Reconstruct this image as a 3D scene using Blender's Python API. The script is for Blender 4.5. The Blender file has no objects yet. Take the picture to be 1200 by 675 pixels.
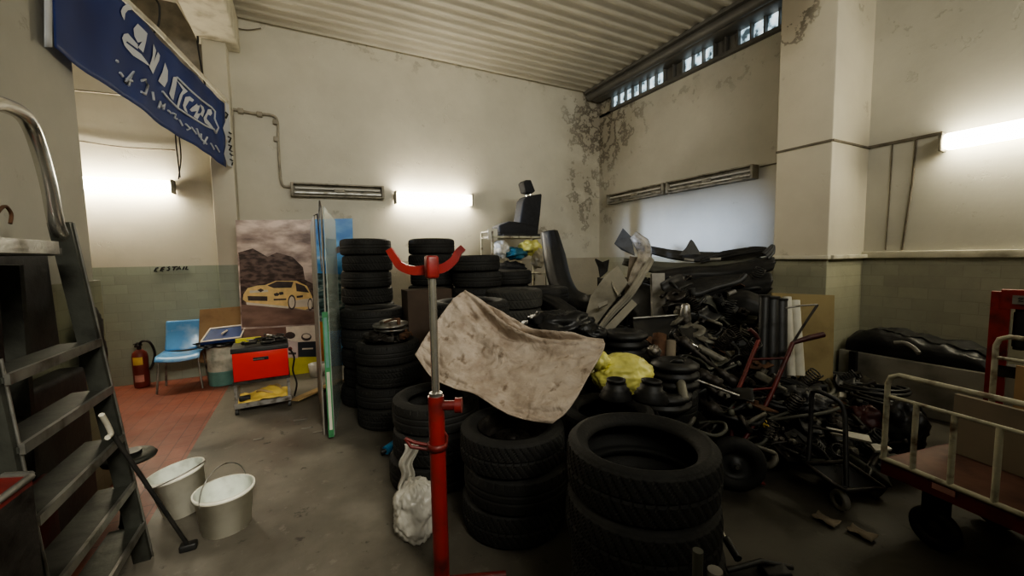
import bpy, bmesh, math, random
from mathutils import Vector, Matrix, noise
from mathutils.geometry import tessellate_polygon
S = bpy.context.scene
C = S.collection
PI = math.pi
V = Vector
random.seed(7)

# ------------------------------------------------------------------ camera
FPX, YAW, PITCH, ROLL, EYE = 468.676, .47895, .078555, -.017025, 1.6
_f = V((math.sin(YAW)*math.cos(PITCH), math.cos(YAW)*math.cos(PITCH), -math.sin(PITCH)))
_r = V((math.cos(YAW), -math.sin(YAW), 0)); _u = _r.cross(_f)
RT = _r*math.cos(ROLL) + _u*math.sin(ROLL); UP = -_r*math.sin(ROLL) + _u*math.cos(ROLL); FW = _f
cd_ = bpy.data.cameras.new('camera'); cam = bpy.data.objects.new('camera', cd_); C.objects.link(cam)
cam.matrix_world = Matrix(((RT.x, UP.x, -FW.x, 0), (RT.y, UP.y, -FW.y, 0), (RT.z, UP.z, -FW.z, EYE), (0, 0, 0, 1)))
cd_.sensor_width = 36; cd_.lens = FPX/1200*36; cd_.clip_start = .02
S.camera = cam
E0 = V((0, 0, EYE))
def ray(x, y): return RT*((x-600)/FPX) - UP*((y-337.5)/FPX) + FW
def P(x, y, d): return E0 + ray(x, y)*d                       # camera depth d
def PX(x, y, X): r = ray(x, y); return E0 + r*(X/r.x)
def PY(x, y, Y): r = ray(x, y); return E0 + r*(Y/r.y)
def PZ(x, y, z=0): r = ray(x, y); return E0 + r*((z-EYE)/r.z)
def PP(x, y, O, N): r = ray(x, y); return E0 + r*((O-E0).dot(N)/r.dot(N))

# ------------------------------------------------------------------ materials
def nt(name):
    m = bpy.data.materials.new(name); m.use_nodes = True
    n = m.node_tree.nodes; l = m.node_tree.links
    return m, n, l, n['Principled BSDF']
def ramp(n, stops):
    r = n.new('ShaderNodeValToRGB'); e = r.color_ramp.elements
    while len(e) < len(stops): e.new(.5)
    for k, (p, c) in enumerate(stops):
        e[k].position = p; e[k].color = c if len(c) == 4 else (*c, 1)
    return r
def mat(name, col, rough=.6, metal=0, var=.25, scale=8, bump=.15, bscale=None, spec=.5, coat=0, trans=0, alpha=1, dirt=None, coord='Object'):
    m, n, l, b = nt(name)
    tc = n.new('ShaderNodeTexCoord'); no = n.new('ShaderNodeTexNoise'); no.inputs['Scale'].default_value = scale; no.inputs['Detail'].default_value = 6
    l.new(tc.outputs[coord], no.inputs['Vector'])
    lo = tuple(max(0, c*(1-var)) for c in col[:3]); hi = tuple(min(1, c*(1+var)) for c in col[:3])
    st = [(.3, lo), (.7, hi)]
    if dirt: st = [(.3, dirt), (.5, col[:3]), (.75, hi)]
    r = ramp(n, st); l.new(no.outputs['Fac'], r.inputs['Fac']); l.new(r.outputs['Color'], b.inputs['Base Color'])
    b.inputs['Roughness'].default_value = rough; b.inputs['Metallic'].default_value = metal
    b.inputs['Specular IOR Level'].default_value = spec
    if coat: b.inputs['Coat Weight'].default_value = coat
    if trans: b.inputs['Transmission Weight'].default_value = trans
    if alpha < 1: b.inputs['Alpha'].default_value = alpha
    if bump:
        n2 = n.new('ShaderNodeTexNoise'); n2.inputs['Scale'].default_value = bscale or scale*4; n2.inputs['Detail'].default_value = 5
        l.new(tc.outputs[coord], n2.inputs['Vector'])
        bp = n.new('ShaderNodeBump'); bp.inputs['Strength'].default_value = bump; bp.inputs['Distance'].default_value = .01
        l.new(n2.outputs['Fac'], bp.inputs['Height']); l.new(bp.outputs['Normal'], b.inputs['Normal'])
    return m
def emit(name, col, s, rough=.4):
    m, n, l, b = nt(name); b.inputs['Base Color'].default_value = (*col, 1); b.inputs['Emission Color'].default_value = (*col, 1)
    b.inputs['Emission Strength'].default_value = s; b.inputs['Roughness'].default_value = rough
    return m
def math_(n, l, op, a, b_=None, clamp=False):
    q = n.new('ShaderNodeMath'); q.operation = op; q.use_clamp = clamp
    for k, v in enumerate((a, b_)):
        if v is None: continue
        if isinstance(v, (int, float)): q.inputs[k].default_value = v
        else: l.new(v, q.inputs[k])
    return q.outputs[0]
def mixc(n, l, f, a, b_):
    q = n.new('ShaderNodeMix'); q.data_type = 'RGBA'
    for k, v in ((0, f), (6, a), (7, b_)):
        if isinstance(v, (int, float)): q.inputs[k].default_value = v
        elif isinstance(v, tuple): q.inputs[k].default_value = (*v, 1)
        else: l.new(v, q.inputs[k])
    return q.outputs[2]
def plaster(name, base, low, low_h, stain=None, axis=0, brick=True, top_stain=None, lowgrime=.5):
    """painted plaster above a painted tile dado; stain = list of (centre, radii, strength) patches of peeling damp paint"""
    m, n, l, b = nt(name)
    g = n.new('ShaderNodeNewGeometry'); sp = n.new('ShaderNodeSeparateXYZ'); l.new(g.outputs['Position'], sp.inputs[0])
    x, y, z = sp.outputs
    big = n.new('ShaderNodeTexNoise'); big.inputs['Scale'].default_value = .9; big.inputs['Detail'].default_value = 8; big.inputs['Roughness'].default_value = .6
    l.new(g.outputs['Position'], big.inputs['Vector'])
    rb = ramp(n, [(.3, tuple(c*.82 for c in base)), (.65, base)]); l.new(big.outputs['Fac'], rb.inputs['Fac'])
    fine = n.new('ShaderNodeTexNoise'); fine.inputs['Scale'].default_value = 5; fine.inputs['Detail'].default_value = 10; fine.inputs['Roughness'].default_value = .62
    l.new(g.outputs['Position'], fine.inputs['Vector'])
    col = rb.outputs['Color']
    bh = fine.outputs['Fac']
    # sparse small scuffs
    sm = n.new('ShaderNodeTexNoise'); sm.inputs['Scale'].default_value = 2.3; sm.inputs['Detail'].default_value = 9; sm.inputs['Roughness'].default_value = .68
    l.new(g.outputs['Position'], sm.inputs['Vector'])
    sc = ramp(n, [(.66, (0, 0, 0)), (.70, (1, 1, 1))]); l.new(sm.outputs['Fac'], sc.inputs['Fac'])
    col = mixc(n, l, math_(n, l, 'MULTIPLY', sc.outputs['Color'], .5), col, (.28, .24, .19))
    if stain:
        tot = None
        for (cx, cy, cz), (rx, ry, rz), k in stain:
            dx = math_(n, l, 'MULTIPLY', math_(n, l, 'SUBTRACT', x, cx), 1/rx)
            dy = math_(n, l, 'MULTIPLY', math_(n, l, 'SUBTRACT', y, cy), 1/ry)
            dz = math_(n, l, 'MULTIPLY', math_(n, l, 'SUBTRACT', z, cz), 1/rz)
            d2 = math_(n, l, 'ADD', math_(n, l, 'ADD', math_(n, l, 'MULTIPLY', dx, dx), math_(n, l, 'MULTIPLY', dy, dy)), math_(n, l, 'MULTIPLY', dz, dz))
            q = math_(n, l, 'MULTIPLY', math_(n, l, 'SUBTRACT', 1, d2, True), k)
            tot = q if tot is None else math_(n, l, 'MAXIMUM', tot, q)
        f = math_(n, l, 'ADD', math_(n, l, 'MULTIPLY', tot, .26), sm.outputs['Fac'])
        halo = ramp(n, [(.50, (0, 0, 0)), (.68, (1, 1, 1))]); l.new(f, halo.inputs['Fac'])
        col = mixc(n, l, math_(n, l, 'MULTIPLY', math_(n, l, 'MULTIPLY', halo.outputs['Color'], tot), .75), col, (.33, .29, .22))
        f2 = math_(n, l, 'ADD', math_(n, l, 'MULTIPLY', tot, .20), fine.outputs['Fac'])
        dk = ramp(n, [(.64, (0, 0, 0)), (.67, (1, 1, 1)), (.72, (1, 1, 1)), (.74, (.2, .2, .2))]); l.new(f2, dk.inputs['Fac'])
        col = mixc(n, l, math_(n, l, 'MULTIPLY', math_(n, l, 'MULTIPLY', dk.outputs['Color'], tot, True), .85, True), col, (.09, .075, .055))
        bh = math_(n, l, 'ADD', bh, math_(n, l, 'MULTIPLY', dk.outputs['Color'], -1.2))
    # dado
    if brick:
        cmb = n.new('ShaderNodeCombineXYZ'); l.new(x if axis == 0 else y, cmb.inputs[0]); l.new(z, cmb.inputs[1])
        bt = n.new('ShaderNodeTexBrick'); l.new(cmb.outputs[0], bt.inputs['Vector'])
        bt.inputs['Scale'].default_value = 1; bt.inputs['Brick Width'].default_value = .24; bt.inputs['Row Height'].default_value = .12; bt.inputs['Mortar Size'].default_value = .004
        bt.inputs['Color1'].default_value = (*low, 1); bt.inputs['Color2'].default_value = (*tuple(c*.88 for c in low), 1)
        bt.inputs['Mortar'].default_value = (*tuple(c*.84 for c in low), 1)
        base_lc = bt.outputs['Color']
        if axis == 0: base_lc = mixc(n, l, math_(n, l, 'GREATER_THAN', x, -.8), base_lc, (.40, .36, .28))
        lc = mixc(n, l, math_(n, l, 'MULTIPLY', math_(n, l, 'SUBTRACT', sm.outputs['Fac'], .45, True), 2.2*lowgrime, True), base_lc, tuple(c*.4 for c in low))
        gz = math_(n, l, 'MULTIPLY', math_(n, l, 'SUBTRACT', .45, z, True), 1.2*lowgrime, True)
        lc = mixc(n, l, gz, lc, tuple(c*.35 for c in low))
        msk = math_(n, l, 'LESS_THAN', z, low_h)
        col = mixc(n, l, msk, col, lc)
        bh = math_(n, l, 'SUBTRACT', bh, math_(n, l, 'MULTIPLY', math_(n, l, 'MULTIPLY', bt.outputs['Fac'], msk), .8))
    l.new(col, b.inputs['Base Color']); b.inputs['Roughness'].default_value = .6
    bp = n.new('ShaderNodeBump'); bp.inputs['Strength'].default_value = .35; bp.inputs['Distance'].default_value = .012
    l.new(bh, bp.inputs['Height']); l.new(bp.outputs['Normal'], b.inputs['Normal'])
    return m

M = {}
M['rubber'] = mat('tyre_rubber', (.012, .0117, .0105), .75, var=.5, scale=5, bump=.25, bscale=60, dirt=(.022, .021, .018))
M['rubber_dusty'] = mat('dusty_tyre_rubber', (.035, .034, .029), .8, var=.5, scale=9, bump=.3, bscale=50, dirt=(.06, .058, .048))
M['black'] = mat('black_plastic', (.012, .012, .012), .5, var=.5, scale=6, bump=.2, bscale=25, dirt=(.03, .028, .024))
M['dkgrey'] = mat('dark_grey_plastic', (.035, .035, .034), .5, var=.4, scale=7, bump=.2, dirt=(.015, .014, .012))
M['olive'] = mat('olive_grey_plastic', (.075, .075, .058), .55, var=.3, scale=4, bump=.15)
M['greylight'] = mat('pale_grey_plastic', (.22, .21, .185), .55, var=.2, scale=4, bump=.1, dirt=(.12, .11, .09))
M['beige'] = mat('beige_trim_plastic', (.21, .195, .155), .6, var=.15, scale=4, bump=.1, dirt=(.12, .11, .085))
M['steel'] = mat('dull_steel', (.32, .31, .29), .42, .9, .3, 14, .2, dirt=(.09, .07, .05))
M['iron'] = mat('dark_oily_iron', (.05, .045, .04), .5, .7, .5, 10, .4, dirt=(.02, .015, .012))
M['rust'] = mat('rusty_iron', (.11, .055, .03), .8, .3, .5, 12, .4, dirt=(.04, .03, .025))
M['chrome'] = mat('chrome', (.80, .78, .72), .24, .92, .05, 20, .02)
M['alu'] = mat('worn_aluminium', (.30, .295, .27), .42, .85, .3, 9, .15, dirt=(.12, .11, .09))
M['alud'] = mat('dull_dark_aluminium', (.07, .073, .062), .5, .6, .3, 9, .15, dirt=(.04, .04, .035))
M['red'] = mat('worn_red_paint', (.22, .018, .016), .42, 0, .25, 7, .15, dirt=(.07, .012, .011))
M['dkred'] = mat('dirty_dark_red_paint', (.12, .014, .012), .5, 0, .3, 6, .2, dirt=(.05, .012, .01))
M['maroon'] = mat('maroon_grip', (.06, .012, .012), .5, 0, .3, 7, .1)
M['redbox'] = mat('bright_red_sheet_metal', (.68, .02, .012), .4, 0, .06, 3, .03)
M['cream'] = mat('chipped_cream_paint', (.40, .38, .29), .5, 0, .2, 13, .25, dirt=(.10, .06, .035))
M['white'] = mat('white_plastic', (.55, .53, .45), .5, 0, .1, 5, .06, dirt=(.45, .42, .34))
M['bucket'] = mat('used_white_bucket_plastic', (.88, .86, .74), .5, 0, .08, 5, .05, dirt=(.72, .69, .57))
M['bucketin'] = mat('limescaled_bucket_inside', (.62, .66, .58), .7, 0, .2, 10, .1, dirt=(.38, .40, .34))
M['paper'] = mat('paper', (.62, .56, .42), .8, 0, .1, 6, .1)
M['card'] = mat('brown_cardboard', (.36, .23, .12), .85, 0, .15, 4, .1, dirt=(.24, .15, .08))
M['cardy'] = mat('yellowish_cardboard', (.30, .235, .115), .85, 0, .12, 3, .1, dirt=(.2, .15, .07))
M['cardd'] = mat('dark_brown_cardboard', (.06, .04, .028), .85, 0, .2, 4, .1)
M['cardg'] = mat('grey_brown_cardboard', (.20, .165, .12), .85, 0, .15, 3, .1, dirt=(.1, .08, .06))
M['yellow'] = mat('yellow_paper', (.72, .52, .12), .7, 0, .15, 5, .3, dirt=(.5, .33, .08))
M['ybag'] = mat('yellow_plastic_bag', (.72, .68, .20), .35, 0, .2, 6, .5, bscale=18, dirt=(.45, .42, .12))
M['wrap'] = mat('clear_dusty_wrapping', (.34, .31, .26), .25, 0, .3, 9, .9, bscale=22, alpha=.75, dirt=(.14, .12, .10))
M['dmetal'] = mat('dusty_metal', (.20, .19, .155), .55, .35, .3, 9, .3, dirt=(.08, .07, .055))
M['wbag'] = mat('translucent_white_plastic_bag', (.55, .53, .47), .32, 0, .15, 7, .6, bscale=16)
M['bbag'] = mat('black_plastic_bag', (.012, .012, .013), .38, 0, .3, 7, .7, bscale=16)
M['blueplas'] = mat('blue_moulded_plastic', (.13, .33, .60), .22, 0, .12, 4, .04, dirt=(.40, .52, .66))
M['teal'] = mat('teal_blue_plastic', (.03, .13, .19), .4, 0, .2, 6, .1)
M['bblue'] = mat('bright_blue_paint', (.05, .25, .48), .45, 0, .2, 6, .1)
M['navy'] = mat('navy_print', (.02, .045, .16), .5, 0, .2, 7, .05)
M['cloth'] = None
M['fabric'] = mat('black_seat_fabric', (.018, .018, .02), .8, 0, .25, 20, .2)
M['green'] = mat('green_print', (.05, .22, .09), .5, 0, .3, 7, .05)
M['tealcan'] = mat('teal_green_drum_paint', (.13, .27, .24), .5, 0, .2, 6, .1)
M['whitecan'] = mat('cement_stained_drum', (.42, .42, .35), .75, 0, .4, 9, .3, dirt=(.22, .24, .2))
M['extred'] = mat('extinguisher_red', (.17, .032, .024), .4, 0, .2, 6, .05)
M['tube'] = mat('dead_fluorescent_tube', (.62, .6, .54), .3, 0, .1, 5, .03)
M['fix'] = mat('dusty_fixture_enamel', (.28, .26, .21), .6, 0, .3, 7, .15, dirt=(.10, .09, .07))
M['conduit'] = mat('painted_conduit', (.30, .27, .21), .6, 0, .25, 7, .15)
M['orange'] = mat('orange_print', (.75, .28, .05), .5, 0, .1, 6, .02)
M['ink'] = mat('black_ink', (.02, .02, .02), .6, 0, .1, 6, 0)
M['tan'] = mat('tan_wood', (.42, .29, .14), .7, 0, .2, 6, .1)
M['lamp_warm'] = emit('lit_tube_diffuser_warm', (1, .91, .72), 36)
M['lamp_warm2'] = emit('lit_tube_diffuser_yellow', (1, .905, .71), 36)
M['lamp_near'] = emit('lit_tube_diffuser_near', (1, .93, .70), 19)

# glass / glass block daylight
m, n, l, b = nt('glass_block_daylight'); g = n.new('ShaderNodeNewGeometry')
no = n.new('ShaderNodeTexNoise'); no.inputs['Scale'].default_value = 9; l.new(g.outputs['Position'], no.inputs['Vector'])
r = ramp(n, [(.36, (.05, .07, .08)), (.5, (.5, .68, .78)), (.7, (.9, .97, 1))]); l.new(no.outputs['Fac'], r.inputs['Fac'])
l.new(r.outputs['Color'], b.inputs['Base Color']); l.new(r.outputs['Color'], b.inputs['Emission Color']); b.inputs['Emission Strength'].default_value = .85
b.inputs['Roughness'].default_value = .2; M['gblock'] = m
m, n, l, b = nt('dusty_glass_sheet'); b.inputs['Base Color'].default_value = (.55, .62, .56, 1); b.inputs['Roughness'].default_value = .22; b.inputs['Alpha'].default_value = .55; M['glass'] = m

# cloth with stains
m, n, l, b = nt('soiled_dust_sheet'); tc = n.new('ShaderNodeTexCoord')
n1 = n.new('ShaderNodeTexNoise'); n1.inputs['Scale'].default_value = 4.5; n1.inputs['Detail'].default_value = 8; n1.inputs['Roughness'].default_value = .65; l.new(tc.outputs['Object'], n1.inputs['Vector'])
n2 = n.new('ShaderNodeTexNoise'); n2.inputs['Scale'].default_value = 14; n2.inputs['Detail'].default_value = 8; l.new(tc.outputs['Object'], n2.inputs['Vector'])
r1 = ramp(n, [(.32, (.34, .27, .21)), (.5, (.50, .42, .345)), (.68, (.60, .52, .44))]); l.new(n1.outputs['Fac'], r1.inputs['Fac'])
r2 = ramp(n, [(.60, (0, 0, 0)), (.70, (1, 1, 1))]); l.new(n2.outputs['Fac'], r2.inputs['Fac'])
l.new(mixc(n, l, math_(n, l, 'MULTIPLY', r2.outputs['Color'], .65), r1.outputs['Color'], (.13, .085, .05)), b.inputs['Base Color'])
b.inputs['Roughness'].default_value = .95; b.inputs['Specular IOR Level'].default_value = .1
n3 = n.new('ShaderNodeTexNoise'); n3.inputs['Scale'].default_value = 90; l.new(tc.outputs['Object'], n3.inputs['Vector'])
bp = n.new('ShaderNodeBump'); bp.inputs['Strength'].default_value = .8; bp.inputs['Distance'].default_value = .03
n4 = n.new('ShaderNodeTexNoise'); n4.inputs['Scale'].default_value = 7; n4.inputs['Detail'].default_value = 4; n4.inputs['Distortion'].default_value = 1.4; l.new(tc.outputs['Object'], n4.inputs['Vector'])
l.new(math_(n, l, 'ADD', math_(n, l, 'MULTIPLY', n3.outputs['Fac'], .06), n4.outputs['Fac']), bp.inputs['Height']); l.new(bp.outputs['Normal'], b.inputs['Normal'])
M['cloth'] = m

# banner
m, n, l, b = nt('blue_banner_cloth'); g = n.new('ShaderNodeNewGeometry'); no = n.new('ShaderNodeTexNoise'); no.inputs['Scale'].default_value = 1.6; l.new(g.outputs['Position'], no.inputs['Vector'])
r = ramp(n, [(.3, (.008, .018, .10)), (.7, (.014, .04, .20))]); l.new(no.outputs['Fac'], r.inputs['Fac']); l.new(r.outputs['Color'], b.inputs['Base Color']); b.inputs['Roughness'].default_value = .6; M['banner'] = m
M['banw'] = mat('white_banner_print', (.52, .54, .58), .6, 0, .06, 5, 0)

# poster sky
def sky_mat(name, stops, sc, rot=0):
    m, n, l, b = nt(name); g = n.new('ShaderNodeNewGeometry'); mp = n.new('ShaderNodeMapping'); mp.inputs['Scale'].default_value = (1, 1, 2.2)
    l.new(g.outputs['Position'], mp.inputs['Vector'])
    no = n.new('ShaderNodeTexNoise'); no.inputs['Scale'].default_value = sc; no.inputs['Detail'].default_value = 7; l.new(mp.outputs['Vector'], no.inputs['Vector'])
    r = ramp(n, stops); l.new(no.outputs['Fac'], r.inputs['Fac']); l.new(r.outputs['Color'], b.inputs['Base Color']); b.inputs['Roughness'].default_value = .35
    return m
M['psky'] = sky_mat('printed_storm_sky', [(.34, (.16, .11, .10)), (.5, (.46, .35, .31)), (.64, (.82, .68, .61))], 2.6)
M['ptree'] = sky_mat('printed_dark_trees', [(.42, (.06, .035, .03)), (.6, (.20, .13, .11))], 9)
M['proad'] = sky_mat('printed_road', [(.35, (.17, .10, .08)), (.65, (.30, .19, .15))], 4)
M['pblue'] = sky_mat('printed_blue_sky', [(.35, (.03, .20, .55)), (.6, (.15, .42, .75)), (.75, (.7, .85, .95))], 2.2)
M['pscene'] = sky_mat('printed_dark_scene', [(.4, (.02, .05, .05)), (.55, (.12, .22, .22)), (.7, (.5, .55, .5))], 9)
M['pcar'] = mat('printed_yellow_car', (.85, .62, .28), .4, 0, .15, 12, 0)
M['pcarw'] = mat('printed_white_car', (.75, .66, .56), .4, 0, .1, 12, 0)
M['ptint'] = mat('printed_dark_window', (.07, .05, .045), .4, 0, .3, 12, 0)
M['pink'] = mat('printed_pale_pink', (.62, .50, .48), .5, 0, .1, 12, 0)
M['pyel'] = mat('printed_yellow', (.62, .56, .06), .5, 0, .1, 8, 0)
M['pdk'] = mat('printed_near_black', (.02, .025, .035), .5, 0, .1, 8, 0)

# floor
m, n, l, b = nt('floor_concrete_and_red_tiles'); g = n.new('ShaderNodeNewGeometry'); sp = n.new('ShaderNodeSeparateXYZ'); l.new(g.outputs['Position'], sp.inputs[0])
n1 = n.new('ShaderNodeTexNoise'); n1.inputs['Scale'].default_value = 1.1; n1.inputs['Detail'].default_value = 9; n1.inputs['Roughness'].default_value = .62; l.new(g.outputs['Position'], n1.inputs['Vector'])
n2 = n.new('ShaderNodeTexNoise'); n2.inputs['Scale'].default_value = 7; n2.inputs['Detail'].default_value = 8; n2.inputs['Roughness'].default_value = .7; l.new(g.outputs['Position'], n2.inputs['Vector'])
r1 = ramp(n, [(.32, (.075, .067, .053)), (.5, (.15, .136, .11)), (.68, (.25, .23, .19))]); l.new(n1.outputs['Fac'], r1.inputs['Fac'])
r2 = ramp(n, [(.60, (0, 0, 0)), (.66, (1, 1, 1))]); l.new(n2.outputs['Fac'], r2.inputs['Fac'])
cc = mixc(n, l, math_(n, l, 'MULTIPLY', r2.outputs['Color'], .45), r1.outputs['Color'], (.26, .24, .2))
r3 = ramp(n, [(.33, (1, 1, 1)), (.39, (0, 0, 0))]); l.new(n2.outputs['Fac'], r3.inputs['Fac'])
cc = mixc(n, l, math_(n, l, 'MULTIPLY', r3.outputs['Color'], .7), cc, (.02, .018, .015))
cm = n.new('ShaderNodeCombineXYZ'); l.new(sp.outputs[1], cm.inputs[0]); l.new(sp.outputs[0], cm.inputs[1])
bt = n.new('ShaderNodeTexBrick'); l.new(cm.outputs[0], bt.inputs['Vector']); bt.inputs['Scale'].default_value = 1; bt.inputs['Brick Width'].default_value = .24; bt.inputs['Row Height'].default_value = .12; bt.inputs['Mortar Size'].default_value = .0045
bt.inputs['Color1'].default_value = (.27, .085, .055, 1); bt.inputs['Color2'].default_value = (.23, .075, .05, 1); bt.inputs['Mortar'].default_value = (.13, .05, .036, 1)
tcx = mixc(n, l, math_(n, l, 'MULTIPLY', math_(n, l, 'SUBTRACT', n1.outputs['Fac'], .42, True), 2.2, True), bt.outputs['Color'], (.15, .06, .042))
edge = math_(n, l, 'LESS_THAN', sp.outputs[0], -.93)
shade_ = math_(n, l, 'MULTIPLY', math_(n, l, 'MULTIPLY', math_(n, l, 'SUBTRACT', sp.outputs[0], .3, True), 1.3, True), math_(n, l, 'MULTIPLY', math_(n, l, 'SUBTRACT', 4.2, sp.outputs[1], True), 1.2, True))  # shade on the right front floor, put into the concrete colour
cc = mixc(n, l, math_(n, l, 'MULTIPLY', shade_, .62), cc, (.022, .02, .015))
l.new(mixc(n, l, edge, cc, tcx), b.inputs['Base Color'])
rr = ramp(n, [(.35, (.33, .33, .33)), (.65, (.72, .72, .72))]); l.new(n1.outputs['Fac'], rr.inputs['Fac']); l.new(rr.outputs['Color'], b.inputs['Roughness'])
bp = n.new('ShaderNodeBump'); bp.inputs['Strength'].default_value = .4; bp.inputs['Distance'].default_value = .006
l.new(math_(n, l, 'SUBTRACT', n2.outputs['Fac'], math_(n, l, 'MULTIPLY', math_(n, l, 'MULTIPLY', bt.outputs['Fac'], edge), .8)), bp.inputs['Height']); l.new(bp.outputs['Normal'], b.inputs['Normal'])
M['floor'] = m

M['wback'] = plaster('back_wall_plaster', (.58, .55, .455), (.33, .37, .30), 1.55, [((5.7, 6.9, 4.4), (1.1, 1, 1.2), 1.0), ((5.35, 6.9, 2.9), (.75, 1, 1.3), .7), ((4.0, 6.9, 2.1), (1.2, 1, .3), .6), ((2.0, 6.9, 4.95), (3.5, 1, .3), .35), ((1.0, 6.9, 2.35), (1.6, 1, .25), .3)], 0, lowgrime=.35)
M['wright'] = plaster('right_wall_plaster', (.52, .50, .43), (.40, .39, .30), 1.55, [((5.75, 6.8, 4.2), (1, 1.5, 1.2), 1.0), ((5.75, 6.7, 2.9), (1, .5, 1.2), .5), ((5.75, 4.6, 4.25), (1, 2.6, .3), .35), ((5.75, 1.2, 4.9), (1, 2.2, .5), .6), ((5.75, 1.9, 4.2), (1, .5, .9), .3)], 1)
M['wpil'] = plaster('pillar_plaster', (.56, .52, .42), (.40, .39, .28), 1.52, [((4.96, 2.7, 4.55), (.9, .4, .85), 1.7), ((5.3, 2.24, 4.6), (.6, .5, .7), .6), ((4.96, 2.5, 1.45), (.7, .5, .2), .6)], 1)
M['wleft'] = plaster('left_wall_plaster', (.42, .41, .35), (.30, .31, .22), 1.48, [((-1.35, 3.2, 3.5), (1, .9, .9), .3)], 1)
M['wplain'] = plaster('plain_plaster', (.48, .45, .38), (.28, .28, .22), 1.5, None, 1)
M['ceil'] = mat('corrugated_sheet_ceiling', (.46, .435, .365), .65, 0, .10, 1.5, .05, coord='Object')
M['beam'] = mat('grey_steel_beam_paint', (.115, .11, .098), .5, 0, .2, 2, .08)
M['ledge'] = mat('cream_ledge_paint', (.55, .52, .42), .6, 0, .12, 5, .15, dirt=(.33, .3, .23))
M['concrete'] = mat('painted_plinth', (.27, .255, .215), .7, 0, .2, 3, .2, dirt=(.14, .13, .105))
M['groove'] = mat('dark_groove', (.14, .12, .09), .8, 0, .3, 9, .2)

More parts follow.
